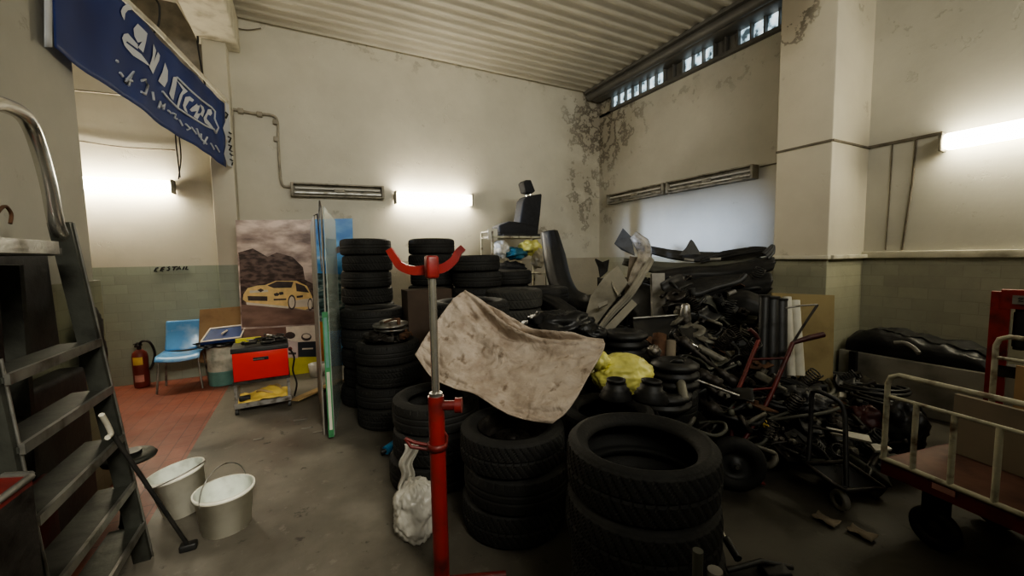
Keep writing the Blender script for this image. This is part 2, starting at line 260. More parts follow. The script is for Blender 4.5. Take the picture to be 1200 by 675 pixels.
# ------------------------------------------------------------------ mesh builder
def frame(p0, p1):
    z = (p1-p0); L = z.length; z = z/L
    a = V((0, 0, 1)) if abs(z.z) < .95 else V((1, 0, 0))
    x = a.cross(z).normalized(); y = z.cross(x)
    return Matrix(((x.x, y.x, z.x, p0.x), (x.y, y.y, z.y, p0.y), (x.z, y.z, z.z, p0.z), (0, 0, 0, 1))), L
def TR(loc=(0, 0, 0), rz=0, rx=0, ry=0):
    return Matrix.Translation(V(loc)) @ Matrix.Rotation(rz, 4, 'Z') @ Matrix.Rotation(ry, 4, 'Y') @ Matrix.Rotation(rx, 4, 'X')
class MB:
    def __init__(s): s.v = []; s.f = []; s.mi = []; s.sm = []
    def add(s, vs, fs, mi=0, smooth=False, T=None):
        o = len(s.v)
        s.v += [(T @ V(p)) if T else V(p) for p in vs]
        for f in fs: s.f.append([o+k for k in f]); s.mi.append(mi); s.sm.append(smooth)
        return s
    def box(s, c, d, T=None, mi=0, bev=0):
        bm = bmesh.new(); bmesh.ops.create_cube(bm, size=1)
        for v in bm.verts: v.co = V((v.co.x*d[0], v.co.y*d[1], v.co.z*d[2]))
        if bev: bmesh.ops.bevel(bm, geom=list(bm.edges), offset=min(bev, min(d)*.49), segments=3, profile=.5, affect='EDGES')
        bm.verts.index_update()
        vs = [v.co + V(c) for v in bm.verts]; fs = [[v.index for v in f.verts] for f in bm.faces]; bm.free()
        return s.add(vs, fs, mi, bool(bev), T)
    def hexa(s, b4, t4, mi=0):
        return s.add(list(b4)+list(t4), [(3, 2, 1, 0), (4, 5, 6, 7), (0, 1, 5, 4), (1, 2, 6, 5), (2, 3, 7, 6), (3, 0, 4, 7)], mi)
    def slab(s, q, th, mi=0):
        """thick panel on a polygon q (planar-ish), thickness th along its normal"""
        q = [V(p) for p in q]; nn = V((0, 0, 0))
        for k in range(len(q)): nn += (q[k]-q[0]).cross(q[(k+1) % len(q)]-q[0])
        nn.normalize(); n_ = len(q)
        vs = q + [p + nn*th for p in q]
        fs = [tuple(range(n_-1, -1, -1)), tuple(range(n_, 2*n_))] + [(k, (k+1) % n_, n_+(k+1) % n_, n_+k) for k in range(n_)]
        return s.add(vs, fs, mi)
    def cyl(s, p0, p1, r0, r1=None, n=16, mi=0, cap=True, smooth=True):
        r1 = r0 if r1 is None else r1
        F, L = frame(V(p0), V(p1)); vs = []
        for k in range(n):
            a = 2*PI*k/n; vs.append(F @ V((r0*math.cos(a), r0*math.sin(a), 0)))
        for k in range(n):
            a = 2*PI*k/n; vs.append(F @ V((r1*math.cos(a), r1*math.sin(a), L)))
        s.add(vs, [(k, (k+1) % n, n+(k+1) % n, n+k) for k in range(n)], mi, smooth)
        if cap:
            s.add(vs[:n], [tuple(range(n-1, -1, -1))], mi); s.add(vs[n:], [tuple(range(n))], mi)
        return s
    def tube(s, pts, r, n=8, mi=0, closed=False):
        pts = [V(p) for p in pts]; N = len(pts); rs = r if isinstance(r, (list, tuple)) else [r]*N
        up = None; rings = []
        for k in range(N):
            a = pts[(k-1) % N] if (closed or k) else pts[0]; b_ = pts[(k+1) % N] if (closed or k < N-1) else pts[-1]
            t = (b_-a)
            if t.length < 1e-9: t = V((0, 0, 1))
            t.normalize()
            if up is None: up = V((0, 0, 1)) if abs(t.z) < .9 else V((1, 0, 0))
            x = up.cross(t)
            if x.length < 1e-6: x = V((1, 0, 0)).cross(t)
            x.normalize(); y = t.cross(x); up = y
            rings.append([pts[k] + x*rs[k]*math.cos(2*PI*j/n) + y*rs[k]*math.sin(2*PI*j/n) for j in range(n)])
        vs = [p for q in rings for p in q]; fs = []
        for k in range(N if closed else N-1):
            for j in range(n):
                a, b_ = k*n, ((k+1) % N)*n
                fs.append((a+j, a+(j+1) % n, b_+(j+1) % n, b_+j))
        s.add(vs, fs, mi, True)
        if not closed:
            s.add(rings[0], [tuple(range(n-1, -1, -1))], mi); s.add(rings[-1], [tuple(range(n))], mi)
        return s
    def lathe(s, prof, T=None, n=32, mi=0, smooth=True, closed=False):
        vs = []; m_ = len(prof)
        for k in range(n):
            a = 2*PI*k/n; c, d = math.cos(a), math.sin(a)
            vs += [(r_*c, r_*d, z) for r_, z in prof]
        fs = []
        for k in range(n):
            for j in range(m_ if closed else m_-1):
                a, b_ = k*m_, ((k+1) % n)*m_; j2 = (j+1) % m_
                fs.append((a+j, b_+j, b_+j2, a+j2))
        return s.add(vs, fs, mi, smooth, T)
    def grid(s, fn, nu, nv, mi=0, smooth=True, T=None):
        vs = [fn(i/nu, j/nv) for j in range(nv+1) for i in range(nu+1)]
        fs = [(j*(nu+1)+i, j*(nu+1)+i+1, (j+1)*(nu+1)+i+1, (j+1)*(nu+1)+i) for j in range(nv) for i in range(nu)]
        return s.add(vs, fs, mi, smooth, T)
    def ngon(s, pts, mi=0):
        pts = [V(p) for p in pts]
        tris = tessellate_polygon([pts])
        return s.add(pts, [tuple(t) for t in tris], mi)
    def blob(s, c, rad, seed=0, amp=.25, sc=2.2, n=24, mi=0, flat=0, T=None, ridge=0):
        vs = []; fs = []; c = V(c)
        for j in range(n+1):
            th = PI*j/n
            for i in range(2*n):
                ph = 2*PI*i/(2*n)
                d = V((math.sin(th)*math.cos(ph), math.sin(th)*math.sin(ph), math.cos(th)))
                k = 1 + amp*noise.noise(d*sc+V((seed*7.1, seed*3.3, 0))) + amp*.5*abs(noise.noise(d*sc*2.7+V((seed, 5, 9)))) + amp*.25*noise.noise(d*sc*6+V((seed, 1, 2)))
                if ridge: k += ridge*math.sin(math.atan2(d.z, d.y)*13+4*noise.noise(d*2.5))*(.35+.65*max(0, -d.x))*math.hypot(d.y, d.z)+ridge*.35*noise.noise(V((d.x*3, math.atan2(d.z, d.y)*6, 2)))
                p = V((d.x*rad[0]*k, d.y*rad[1]*k, d.z*rad[2]*k))
                if flat and p.z < -rad[2]*flat: p.z = -rad[2]*flat
                vs.append(c+p)
        for j in range(n):
            for i in range(2*n):
                a = j*2*n; b_ = (j+1)*2*n; i2 = (i+1) % (2*n)
                fs.append((a+i, b_+i, b_+i2, a+i2))
        return s.add(vs, fs, mi, True, T)
    def make(s, name, mats, parent=None, origin=None, solid=0, raw=False):
        mats = mats if isinstance(mats, (list, tuple)) else [mats]
        if raw: o0 = V((0, 0, 0))
        elif parent is not None:
            o0 = V(parent['_o']) if '_o' in parent else V((0, 0, 0))
        else:
            if origin is None:
                xs = [p.x for p in s.v]; ys = [p.y for p in s.v]; zs = [p.z for p in s.v]
                origin = V(((min(xs)+max(xs))/2, (min(ys)+max(ys))/2, min(zs)))
            o0 = V(origin)
        me = bpy.data.meshes.new(name); me.from_pydata([p-o0 for p in s.v], [], s.f)
        for q in mats: me.materials.append(M[q] if isinstance(q, str) else q)
        me.polygons.foreach_set('material_index', s.mi); me.polygons.foreach_set('use_smooth', s.sm); me.update()
        o = bpy.data.objects.new(name, me); C.objects.link(o)
        if parent is not None: o.parent = parent; _org[o.name] = o0
        else: o.location = o0
        o['_o'] = tuple(o0)
        if solid:
            md = o.modifiers.new('solidify', 'SOLIDIFY'); md.thickness = solid; md.offset = 0
        return o
_org = {}
def tag(o, label, cat, group=None, kind=None):
    if label: o['label'] = label
    if cat: o['category'] = cat
    if group: o['group'] = group
    if kind: o['kind'] = kind
    return o
def root(name, loc, label, cat, group=None, rot=None):
    o = bpy.data.objects.new(name, None); C.objects.link(o); o.empty_display_size = .1
    o.location = V(loc); o['_o'] = tuple(loc)
    if rot: o.rotation_euler = rot; o['_o'] = (0, 0, 0)
    return tag(o, label, cat, group)
def struct(o): o['kind'] = 'structure'; return o
def dup(o, loc, label, group=None, rot=None, scale=None):
    r = o.copy(); C.objects.link(r); r.location = V(loc)
    if rot: r.rotation_euler = rot
    if scale: r.scale = scale
    r['label'] = label
    if group: r['group'] = group
    for ch in list(o.children):
        c = ch.copy(); C.objects.link(c); c.parent = r
        for g_ in list(ch.children):
            d = g_.copy(); C.objects.link(d); d.parent = c
    return r
def smooth_path(pts, k=6, closed=False):
    pts = [V(p) for p in pts]; out = []; N = len(pts)
    rng = range(N if closed else N-1)
    for i in rng:
        p0 = pts[(i-1) % N] if closed or i > 0 else pts[0]; p1 = pts[i]; p2 = pts[(i+1) % N]; p3 = pts[(i+2) % N] if closed or i+2 < N else pts[-1]
        for j in range(k):
            t = j/k
            out.append(.5*((2*p1)+(p2-p0)*t+(2*p0-5*p1+4*p2-p3)*t*t+(3*p1-p0-3*p2+p3)*t**3))
    if not closed: out.append(pts[-1])
    return out

# ================================================================== THE ROOM
BX, BY, CZ, LX, LY = 5.75, 6.9, 4.95, -1.35, 3.95
RY = -3.2
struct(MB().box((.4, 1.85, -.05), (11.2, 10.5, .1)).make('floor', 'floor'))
struct(MB().box((.4, BY+.1, 2.6), (11.2, .2, 5.4)).make('wall_back', 'wback'))
w = MB(); w.box((BX+.1, 1.85, 2.275), (.2, 10.1, 4.55)); w.box((BX+.1, -.1, 4.95), (.2, 6.2, .8)); w.box((BX+.1, 4.9, 5.08), (.2, 4, .56)); w.box((BX+.1, 6.72, 4.7), (.2, .36, .4))
struct(w.make('wall_right', 'wright'))
w = MB(); w.box((LX-.1, (RY+LY)/2, 2.6), (.2, LY-RY, 5.4)); w.box((LX+.012, (RY+LY)/2, .74), (.045, LY-RY+.02, 1.48))
struct(w.make('wall_left', 'wleft'))
struct(MB().box((-3.3, LY-.1, 2.6), (3.7, .2, 5.4)).make('wall_annex_front', 'wplain'))
struct(MB().box((-5.1, 5.4, 2.6), (.2, 3.2, 5.4)).make('wall_annex_side', 'wplain'))
struct(MB().box((2.1, RY-.1, 2.6), (7.6, .2, 5.4)).make('wall_front', 'wplain'))
# corrugated ceiling, ribs along X
def cfn(u, v):
    y = RY+(BY-RY)*v; ph = (y/.105) % 1.0*1
    t = (y/.21) % 1.0
    h = 1-abs(math.cos(PI*t))**3.0
    return (-5.1+10.9*u, y, CZ+.05*(1-h))
struct(MB().grid(cfn, 1, 560).make('ceiling', 'ceil'))
# wall pillar on the right
w = MB(); w.box((5.4, 2.52, 2.6), (.88, .56, 5.0), bev=.012)
struct(w.make('wall_pillar', 'wpil'))
# ledges topping the dado on the right side (trim)
w = MB(); w.box((5.735, -.5, 1.55), (.07, 5.48, .075), bev=.008); struct(w.make('trim_1', 'ledge'))
w = MB(); w.box((4.945, 2.52, 1.535), (.07, .62, .045), bev=.008); w.box((5.36, 2.215, 1.535), (.8, .07, .045), bev=.008); struct(w.make('trim_2', 'ledge'))
# dark joints in plaster (cable grooves)
w = MB(); w.box((4.952, 2.52, 2.755), (.012, .56, .022)); w.box((5.36, 2.234, 2.755), (.8, .012, .022)); w.box((5.742, 1.95, 2.76), (.02, .6, .03)); struct(w.make('trim_4', 'groove'))
w = MB()
w.tube([(5.742, 1.84, 2.75), (5.742, 1.85, 2.3), (5.742, 1.88, 1.9), (5.742, 1.9, 1.6)], .009, 6); w.tube([(5.742, 2.03, 2.75), (5.742, 2.03, 2.2), (5.742, 2.04, 1.6)], .006, 6)
struct(w.make('trim_5', 'groove'))
# pilaster + overhead beam at left
w = MB(); w.box((-.9, 6.8, 2.5), (.26, .3, 5.0), bev=.01); struct(w.make('wall_pilaster', 'wback'))
w = MB(); w.box((-.86, 4.9, 4.72), (.46, 4.0, .46), bev=.02); struct(w.make('beam_left', 'ledge'))
# grey steel beam along the right wall, under the ceiling
w = MB(); w.box((5.6, 4.4, 4.86), (.26, 4.9, .16), bev=.05); w.box((5.52, 4.4, 4.93), (.42, 4.9, .05)); w.cyl((5.44, 6.86, 4.86), (5.44, 1.95, 4.86), .075, n=20); struct(w.make('beam_right', 'beam'))
# clerestory of glass blocks
win = MB(); win.box((5.72, 4.75, 4.53), (.09, 3.5, .05)); win.box((5.72, 4.75, 4.80), (.09, 3.5, .03))
yy = [3.05+.19*k for k in range(19)]
for y in yy: win.box((5.73, y, 4.665), (.07, .022, .25))
win = win.make('window_1', 'beam'); struct(win)
skip = {4, 5, 9, 10}
gb = MB(); dk = MB()
for k, y in enumerate(yy[:-1]):
    tgt = dk if k in skip else gb
    tgt.box((5.765, y+.095, 4.665), (.03, .165, .235), bev=.012)
g1 = gb.make('pane', 'gblock', win); g2 = dk.make('shutter', 'beam', win)
# dark recessed board high on the back wall, left of the pilaster
struct(MB().box((-2.35, 6.86, (PY(237, 90, 6.83).z+4.95)/2), (2.6, .06, 4.95-PY(237, 90, 6.83).z)).make('wall_board', mat('grey_board', (.22, .2, .165), .7)))

# conduit, cables
def cable(name, pts, r, m_, label, cat='cable', group=None, k=6, n=8):
    return tag(MB().tube(smooth_path(pts, k), r, n).make(name, m_), label, cat, group)
YW = BY-.03
cp = [PY(273, 128, YW), PY(298, 133, YW), PY(318, 135, YW), PY(325, 142, YW), PY(326, 165, YW), PY(328, 200, YW), PY(331, 217, YW), PY(341, 219, YW)]
t = root('conduit_pipe', cp[0], 'grey painted conduit pipe stepping down the back wall to the unlit lamp', 'pipe')
MB().tube(smooth_path(cp, 5), .018, 10).make('pipe', 'conduit', t)
for q in ((282, 130), (304, 134), (323, 143), (324, 163)):
    p = PY(*q, YW); MB().box(p, (.07, .05, .07), bev=.01).make('clip', 'conduit', t)
cable('black_cable', [PY(160, -12, 5.2), PY(183, 0, 5.1), PY(187, 15, 5.1), PY(184, 34, 5.1), PY(176, 40, 5.1)], .009, 'black', 'black cable looping down behind the top edge of the blue banner')
cable('black_cable', [PY(231, 48, 6.6), PY(236, 80, 6.6), PY(241, 105, 6.6), PY(239, 125, 6.6)], .010, 'black', 'thin black cable hanging down the pilaster above the banner')
cable('black_cable', [PY(205, 150, 6.82), PY(207, 175, 6.82), PY(211, 208, 6.82)], .008, 'black', 'black cable dropping below the blue banner to the left lamp')
cable('black_cable', [PY(210, 160, 6.82), PY(212, 185, 6.82), PY(209, 210, 6.82)], .007, 'black', 'second black cable crossing down beside the first below the banner')
cable('wall_pipe', [PY(70, 104, 6.85), PY(112, 108, 6.85), PY(150, 112, 6.85)], .012, 'conduit', 'thin pipe running level on the cream wall just under the banner', 'pipe')
cable('wall_wire', [PY(80, 163, 6.87), PY(110, 168, 6.87), PY(150, 173, 6.87), PY(205, 176, 6.87)], .009, 'groove', 'thin wire running level above the lit left wall lamp', 'wire')
cable('wall_wire', [PY(258, 26, YW), PY(275, 32, YW), PY(290, 35, YW), PY(306, 33, YW)], .007, 'groove', 'short grey wire at the top of the back wall beside the pilaster', 'wire')
pd = MB(); pd.tube([PY(205, -10, 6.2), PY(222, 20, 6.4), PY(239, 45, 6.75)], .05, 12)
tag(pd.make('ceiling_pipe', 'conduit'), 'thick grey painted pipe slanting up to the ceiling left of the pilaster', 'pipe')
cable('black_cable', [PY(212, -8, 6.1), PY(224, 24, 6.35), PY(231, 40, 6.6), PY(232, 50, 6.6)], .012, 'black', 'black cable strapped along the thick pipe near the ceiling')
MBx = MB().box(PY(273, 246, 6.78), (.09, .1, .22), bev=.01)
tag(MBx.make('junction_box', 'conduit'), 'small grey junction box on the wall just above the rally car poster', 'junction box')
cable('wall_pipe', [PY(272, 128, 6.82), PY(274, 180, 6.84), PY(275, 236, 6.84)], .016, 'conduit', 'narrow upright pipe between pilaster and back wall above the junction box', 'pipe')

# handwriting on the dado
def strokes(mb, polys, to3, w, mi=0):
    for pl in polys:
        q = [to3(*p) for p in pl]
        mb.tube(q, w, 5, mi)
w = MB()
def wl(x, y): return PY(x, y, 6.893)
Ls = [[(185.5, 313.5), (183, 314), (181, 318), (184, 318)], [(193, 313), (190, 313.5), (188, 317.5), (191, 317.5)], [(190, 315.4), (192, 315.2)], [(199, 312.6), (196.5, 313.2), (198.8, 315), (197.5, 316.8), (195.5, 316.8)],
      [(202, 313), (208, 312.4)], [(205, 312.7), (203, 316.6)], [(206.5, 316.4), (210.5, 312.3), (211.5, 316)], [(208, 315), (211, 314.7)], [(214, 316), (216, 312.3)], [(219, 312.2), (217.5, 315.8), (220.5, 315.6)]]
strokes(w, Ls, wl, .009)
tag(w.make('wall_writing', 'ink'), 'black hand lettering CESTAIL along the top of the green tiled dado', 'lettering')

# ------------------------------------------------------------------ fluorescent fixtures
def fixture(p0, p1, outward, lit, label, h=.2, depth=.13, group='wall fluorescent lamps'):
    """box fixture along a wall from p0 to p1 (world), outward = unit vector off the wall"""
    a, b_ = V(p0), V(p1); ax = (b_-a); L = ax.length; ax.normalize(); o = V(outward); up = V((0, 0, 1))
    t = root('fluorescent_lamp', (a+b_)/2, label, 'lamp', group)
    F = Matrix(((ax.x, o.x, up.x, a.x), (ax.y, o.y, up.y, a.y), (ax.z, o.z, up.z, a.z), (0, 0, 0, 1)))
    hs = MB()
    hs.box((L/2, .02, 0), (L, .04, h*(.35 if lit else 1)), F)
    prof = [(.03, h/2), (depth, h/2-.01), (depth+.01, h/2-.035), (.03, h/2-.03)]
    if lit:
        hs.make('housing', 'fix', t)
        d = MB(); d.box((L/2, depth*.5+.03, -.015), (L-.04, depth-.01, h-.07), F, bev=.03); d.make('diffuser', lit, t)
        for e in (0, L):
            MB().box((e, depth*.5+.02, -.01), (.03, depth, h-.04), F, bev=.01).make('end_cap', 'fix', t)
    else:
        hs.box((L/2, depth/2, h/2-.012), (L, depth, .02), F); hs.box((L/2, depth/2, -h/2+.012), (L, depth*.8, .018), F)
        hs.make('housing', 'fix', t)
        for e in (.0, L):
            MB().box((e, depth/2, 0), (.04, depth+.02, h), F, bev=.008).make('end_cap', 'fix', t)
        MB().cyl(F @ V((.04, depth*.6, .025)), F @ V((L-.04, depth*.6, .025)), .017, n=12).make('tube', 'tube', t)
        MB().box((L/2, depth*.9, -.045), (L-.06, .012, .02), F).make('rail', 'alu', t)
        MB().box((L*.5, depth*.6, .0), (.16, .05, .05), F, bev=.006).make('ballast', 'fix', t)
    return t
fixture((-.09, BY, 2.645), (1.2, BY, 2.67), (0, -1, 0), None, 'unlit rusty fluorescent lamp on the back wall above the posters')
fixture((1.40, BY, 2.615), (2.74, BY, 2.63), (0, -1, 0), 'lamp_warm', 'lit fluorescent lamp in the middle of the back wall', .25, .14)
fixture((-2.9, BY, 2.59), (-1.47, BY, 2.60), (0, -1, 0), 'lamp_warm2', 'lit fluorescent lamp on the back wall left of the pilaster', .22, .14)
fixture((BX, 6.5, 2.735), (BX, 5.08, 2.74), (-1, 0, 0), None, 'unlit lamp on the right wall, nearer the damp corner')
fixture((BX, 4.98, 2.74), (BX, 3.5, 2.73), (-1, 0, 0), None, 'unlit lamp on the right wall, nearer the pillar')
fixture((BX, 1.62, 2.66), (BX, .2, 2.66), (-1, 0, 0), 'lamp_near', 'brightly lit fluorescent lamp on the right wall past the pillar', .22, .14)
w = MB(); w.tube([(5.73, 3.45, 2.79), (5.73, 2.85, 2.8)], .01, 6); tag(w.make('wall_wire', 'groove'), 'short wire from the unlit wall lamp to the pillar', 'wire')

# ------------------------------------------------------------------ banner
BO = V((-.8, 6.6, 3.3)); BD = V((-.5, -3.02, 0)).normalized(); BN = BD.cross(V((0, 0, 1)))
def bp_(x, y, off=0): p = PP(x, y, BO, BN); return p
top = [(58, -60), (100, -36), (140, -2), (180, 38), (220, 80), (263, 121)]
bot = [(62, 55), (105, 87), (150, 117), (190, 148), (230, 172), (265, 196)]
def wavy(p, ):
    s_ = (p-BO).dot(BD)
    return p + BN*(.008*math.sin(s_*5.2)+.006*math.sin(s_*13+p.z*3))
def lerp_poly(pl, t):
    t = max(0, min(.9999, t))*(len(pl)-1); k = int(t); u = t-k
    return (pl[k][0]*(1-u)+pl[k+1][0]*u, pl[k][1]*(1-u)+pl[k+1][1]*u)
def bfn(u, v):
    a = lerp_poly(top, u); b_ = lerp_poly(bot, u)
    A_ = bp_(*a); B_ = bp_(*b_); p = A_.lerp(B_, v)
    return wavy(p)
t = root('banner', bp_(160, 80), 'blue banner with white lettering seen from behind, strung from left wall to pilaster', 'banner')
MB().grid(bfn, 60, 16).make('cloth', 'banner', t, solid=.002)
side = -1 if BN.dot(E0-BO) < 0 else 1
def bl(x, y): return wavy(bp_(x, y)) + BN*side*.008
def zA(x, y): return bl(120+x/6.75, y/6.75)
def zB(x, y): return bl(190+x/6.135, 90+y/6.135)
def zC(x, y): return bl(x/3, y/3)
w = MB()
def dense(pts):
    out = []
    for i in range(len(pts)):
        a, b_ = pts[i], pts[(i+1) % len(pts)]
        out += [(a[0]+(b_[0]-a[0])*k/3, a[1]+(b_[1]-a[1])*k/3) for k in range(3)]
    return out
for pl in ([(130, 85), (150, 50), (190, 25), (215, 50), (228, 75), (190, 80), (170, 105), (163, 160), (140, 120)],
           [(232, 225), (262, 184), (335, 262), (322, 330), (300, 414), (262, 372), (292, 325), (262, 335), (238, 285)],
           [(145, 300), (160, 268), (192, 262), (262, 350), (262, 387), (185, 325), (178, 335), (285, 425), (355, 520), (330, 510), (230, 440), (165, 360)],
           [(395, 345), (425, 400), (400, 490), (440, 410), (458, 440), (450, 480), (390, 585), (350, 525), (385, 440)],
           [(495, 495), (515, 560), (512, 640), (490, 690), (440, 640), (475, 570)]):
    w.ngon([zA(*p) for p in dense(pl)])
for pl in ([(75, 0), (110, 0), (98, 70), (76, 170), (58, 150), (45, 120), (62, 60)],
           [(100, 20), (140, 55), (180, 105), (150, 130), (118, 232), (104, 215), (128, 130), (150, 95)],
           [(150, 205), (165, 145), (190, 140), (215, 165), (205, 180), (188, 170), (168, 215), (180, 262), (160, 240)],
           [(205, 215), (235, 190), (240, 205), (262, 205), (238, 262), (268, 262), (240, 305), (212, 285), (232, 245), (200, 250), (190, 235)],
           [(262, 195), (290, 215), (300, 245), (285, 290), (262, 268), (278, 240)],
           [(322, 232), (345, 232), (352, 262), (338, 280), (322, 270), (312, 300), (345, 345), (375, 385), (350, 372), (300, 330), (290, 295), (310, 262)]):
    w.ngon([zB(*p) for p in dense(pl)])
strokes(w, [[(105, 5), (190, 95), (270, 165), (345, 218), (378, 250), (372, 300), (408, 365), (385, 405), (362, 375), (300, 350), (200, 290), (110, 225), (40, 160), (0, 105)]], zB, .012)
small = [[(405, 212), (409, 218)], [(418, 255), (428, 268)], [(447, 300), (463, 252), (436, 290), (442, 278), (458, 284)], [(487, 283), (500, 278), (510, 300), (500, 330), (486, 322)],
         [(530, 322), (536, 352)], [(556, 380), (562, 357), (567, 375), (577, 365), (572, 385)], [(588, 388), (597, 398)], [(606, 398), (616, 402), (612, 414), (622, 418)], [(632, 422), (642, 442)], [(652, 436), (664, 452), (656, 456)], [(668, 448), (682, 470)],
         [(684, 452), (696, 482)], [(702, 470), (702, 488), (722, 506)], [(712, 505), (724, 482)], [(735, 504), (748, 524)], [(757, 512), (772, 534)]]
strokes(w, small, zC, .011)
letters_ = w
w = MB(); w.ngon([bl(263, 118), bl(268, 125), bl(270, 160), bl(273, 197), bl(266, 194), bl(262, 180), bl(265, 165), bl(261, 150), bl(264, 140)]); w.make('white_end', 'banw', t)
w = letters_; strokes(w, [[(789, 395), (795, 402), (790, 415)], [(800, 465), (808, 470)], [(797, 480), (808, 485), (800, 500)], [(800, 510), (810, 512), (802, 528), (813, 532)], [(805, 540), (815, 548)], [(806, 560), (816, 566), (812, 580)]], lambda x, y: bl(x/3, y/3)+BN*side*.006, .010, 1); w.make('lettering', ['banw', 'ink'], t)
w = MB(); w.grid(lambda u, v: bp_(51+u*9-0*v, -60+v*(115))+BN*side*.004, 2, 8); w.make('hem', 'banw', t, solid=.003)
w = MB(); w.tube([bp_(*p)+V((0, 0, .02)) for p in ((100, -38), (143, -1), (183, 36), (223, 77), (265, 119))], .022, 8); w.make('batten', 'ledge', t)

# ================================================================== TYRES
def tyre_mesh(name, R=.315, r=.2, w=.2, seg=288, pat=0, mat_='rubber'):
    hw = w/2; prof = []
    # inner bead -> sidewall -> tread -> sidewall (z from -hw..hw)
    side_p = [(r, -.62*hw), (r+.012, -.80*hw), (r+.03, -.9*hw), (r+(R-r)*.45, -1.0*hw), (r+(R-r)*.55, -1.02*hw), (r+(R-r)*.58, -.99*hw), (r+(R-r)*.76, -.965*hw), (R-.020, -.90*hw), (R-.010, -.84*hw)]
    tread = [(-.80+1.6*k/16) for k in range(17)]
    for p in side_p: prof.append((p[0], p[1], 0))
    for k in tread: prof.append((R-.012*abs(k)**3, k*hw, 1))
    for p in reversed(side_p): prof.append((p[0], -p[1], 0))
    inner = [(r+.004, .5*hw), (r+.05, .6*hw), (R-.03, .55*hw), (R-.02, 0), (R-.03, -.55*hw), (r+.05, -.6*hw), (r+.004, -.5*hw)]
    for p in inner: prof.append((p[0], p[1], 2))
    mp = len(prof); vs = []
    for s_ in range(seg):
        a = 2*PI*s_/seg
        for (pr, pz, k) in prof:
            q = pr
            if k == 1:
                t_ = pz/hw
                g_ = 0
                if pat == 0: lat = (s_ + int(t_*9)) % 6 == 0; g_ = lat or .22 < abs(t_) < .30 or .02 > abs(t_)
                elif pat == 1: lat = (s_ + int(abs(t_)*12)) % 5 == 0; g_ = lat or abs(t_) < .05 or .44 < abs(t_) < .52
                else: g_ = (.1 < abs(t_) < .2) or (.5 < abs(t_) < .6) or ((s_ % 8 == 0) and abs(t_) > .6)
                if g_: q -= .0055 if pat != 2 else .004
            vs.append((q*math.cos(a), q*math.sin(a), pz+hw))
    fs = []
    for s_ in range(seg):
        a, b_ = s_*mp, ((s_+1) % seg)*mp
        for j in range(mp): j2 = (j+1) % mp; fs.append((a+j, b_+j, b_+j2, a+j2))
    me = bpy.data.meshes.new(name); me.from_pydata(vs, [], fs); me.materials.append(M[mat_])
    sm = []
    for s_ in range(seg):
        for j in range(mp): sm.append(not (prof[j][2] == 1 and prof[(j+1) % mp][2] == 1))
    me.polygons.foreach_set('use_smooth', sm); me.update()
    return me
TY = {0: tyre_mesh('winter_tyre', pat=0), 1: tyre_mesh('lug_tyre', pat=1), 2: tyre_mesh('summer_tyre', pat=2), 3: tyre_mesh('dusty_tyre', pat=0, mat_='rubber_dusty'), 4: tyre_mesh('wide_hole_tyre', R=.315, r=.222, w=.205, pat=0)}
def rim_mb(R=.2):
    w = MB()
    w.lathe([(R+.006, .185), (R+.004, .175), (R-.006, .165), (R-.02, .12), (R-.022, .085), (R-.05, .08)], n=48)
    # disc with vent holes between radii
    a0, a1 = R-.05, .07; hz = .085
    for k in range(16):
        t0 = 2*PI*k/16; t1 = t0+2*PI/16*.45
        q = []
        w.grid(lambda u, v, t0=t0, t1=t1: ((a0+(a1+.035-a0)*v)*math.cos(t0+(t1-t0)*u), (a0+(a1+.035-a0)*v)*math.sin(t0+(t1-t0)*u), hz+.03*v), 2, 2)
    w.lathe([(a1+.035, hz+.03), (a1, hz+.035), (.05, hz+.02), (.035, hz+.02), (.033, hz+.03), (.0, hz+.03)], n=32)
    for k in range(5):
        a = 2*PI*k/5; w.cyl((.055*math.cos(a), .055*math.sin(a), hz+.02), (.055*math.cos(a), .055*math.sin(a), hz+.045), .009, n=6)
    return w
RIM = rim_mb().make('rim', 'iron', raw=True).data
bpy.data.objects.remove(bpy.data.objects['rim'])
def tyre(loc, label, group, var=0, sc=1, rot=None, rim=False, th=None):
    o = bpy.data.objects.new('tyre', TY[var]); C.objects.link(o); o.location = V(loc); o.scale = (sc, sc, (th/.2) if th else 1)
    o.rotation_euler = rot or (0, 0, random.uniform(0, 6))
    tag(o, label, 'tyre', group)
    if rim:
        q = bpy.data.objects.new('rim', RIM); C.objects.link(q); q.parent = o; q['label'] = 'dark steel wheel rim with vent holes'
    return o
ORD = ['topmost', 'second from the top', 'third from the top', 'fourth from the top', 'fifth from the top', 'sixth from the top', 'seventh from the top', 'eighth from the top', 'ninth from the top', 'tenth from the top']
def stack(x, y, n_, where, group, var=0, sc=1, th=.2, jit=.02, z0=0, rim=False, kind='black tyre', tops='', only=None, leanx=0, leany=0):
    z = z0
    for k in range(n_):
        j = n_-1-k
        if only is None or j < only or k == 0:
            pass
        tyre((x+random.uniform(-jit, jit)+leanx*k, y+random.uniform(-jit, jit)+leany*k, z), f"{kind}, {ORD[j]} of {where}", group, var if not isinstance(var, list) else var[k % len(var)], sc*random.uniform(.985, 1.01), rim=(rim and j == 0), th=th)
        z += th+.001
    return z
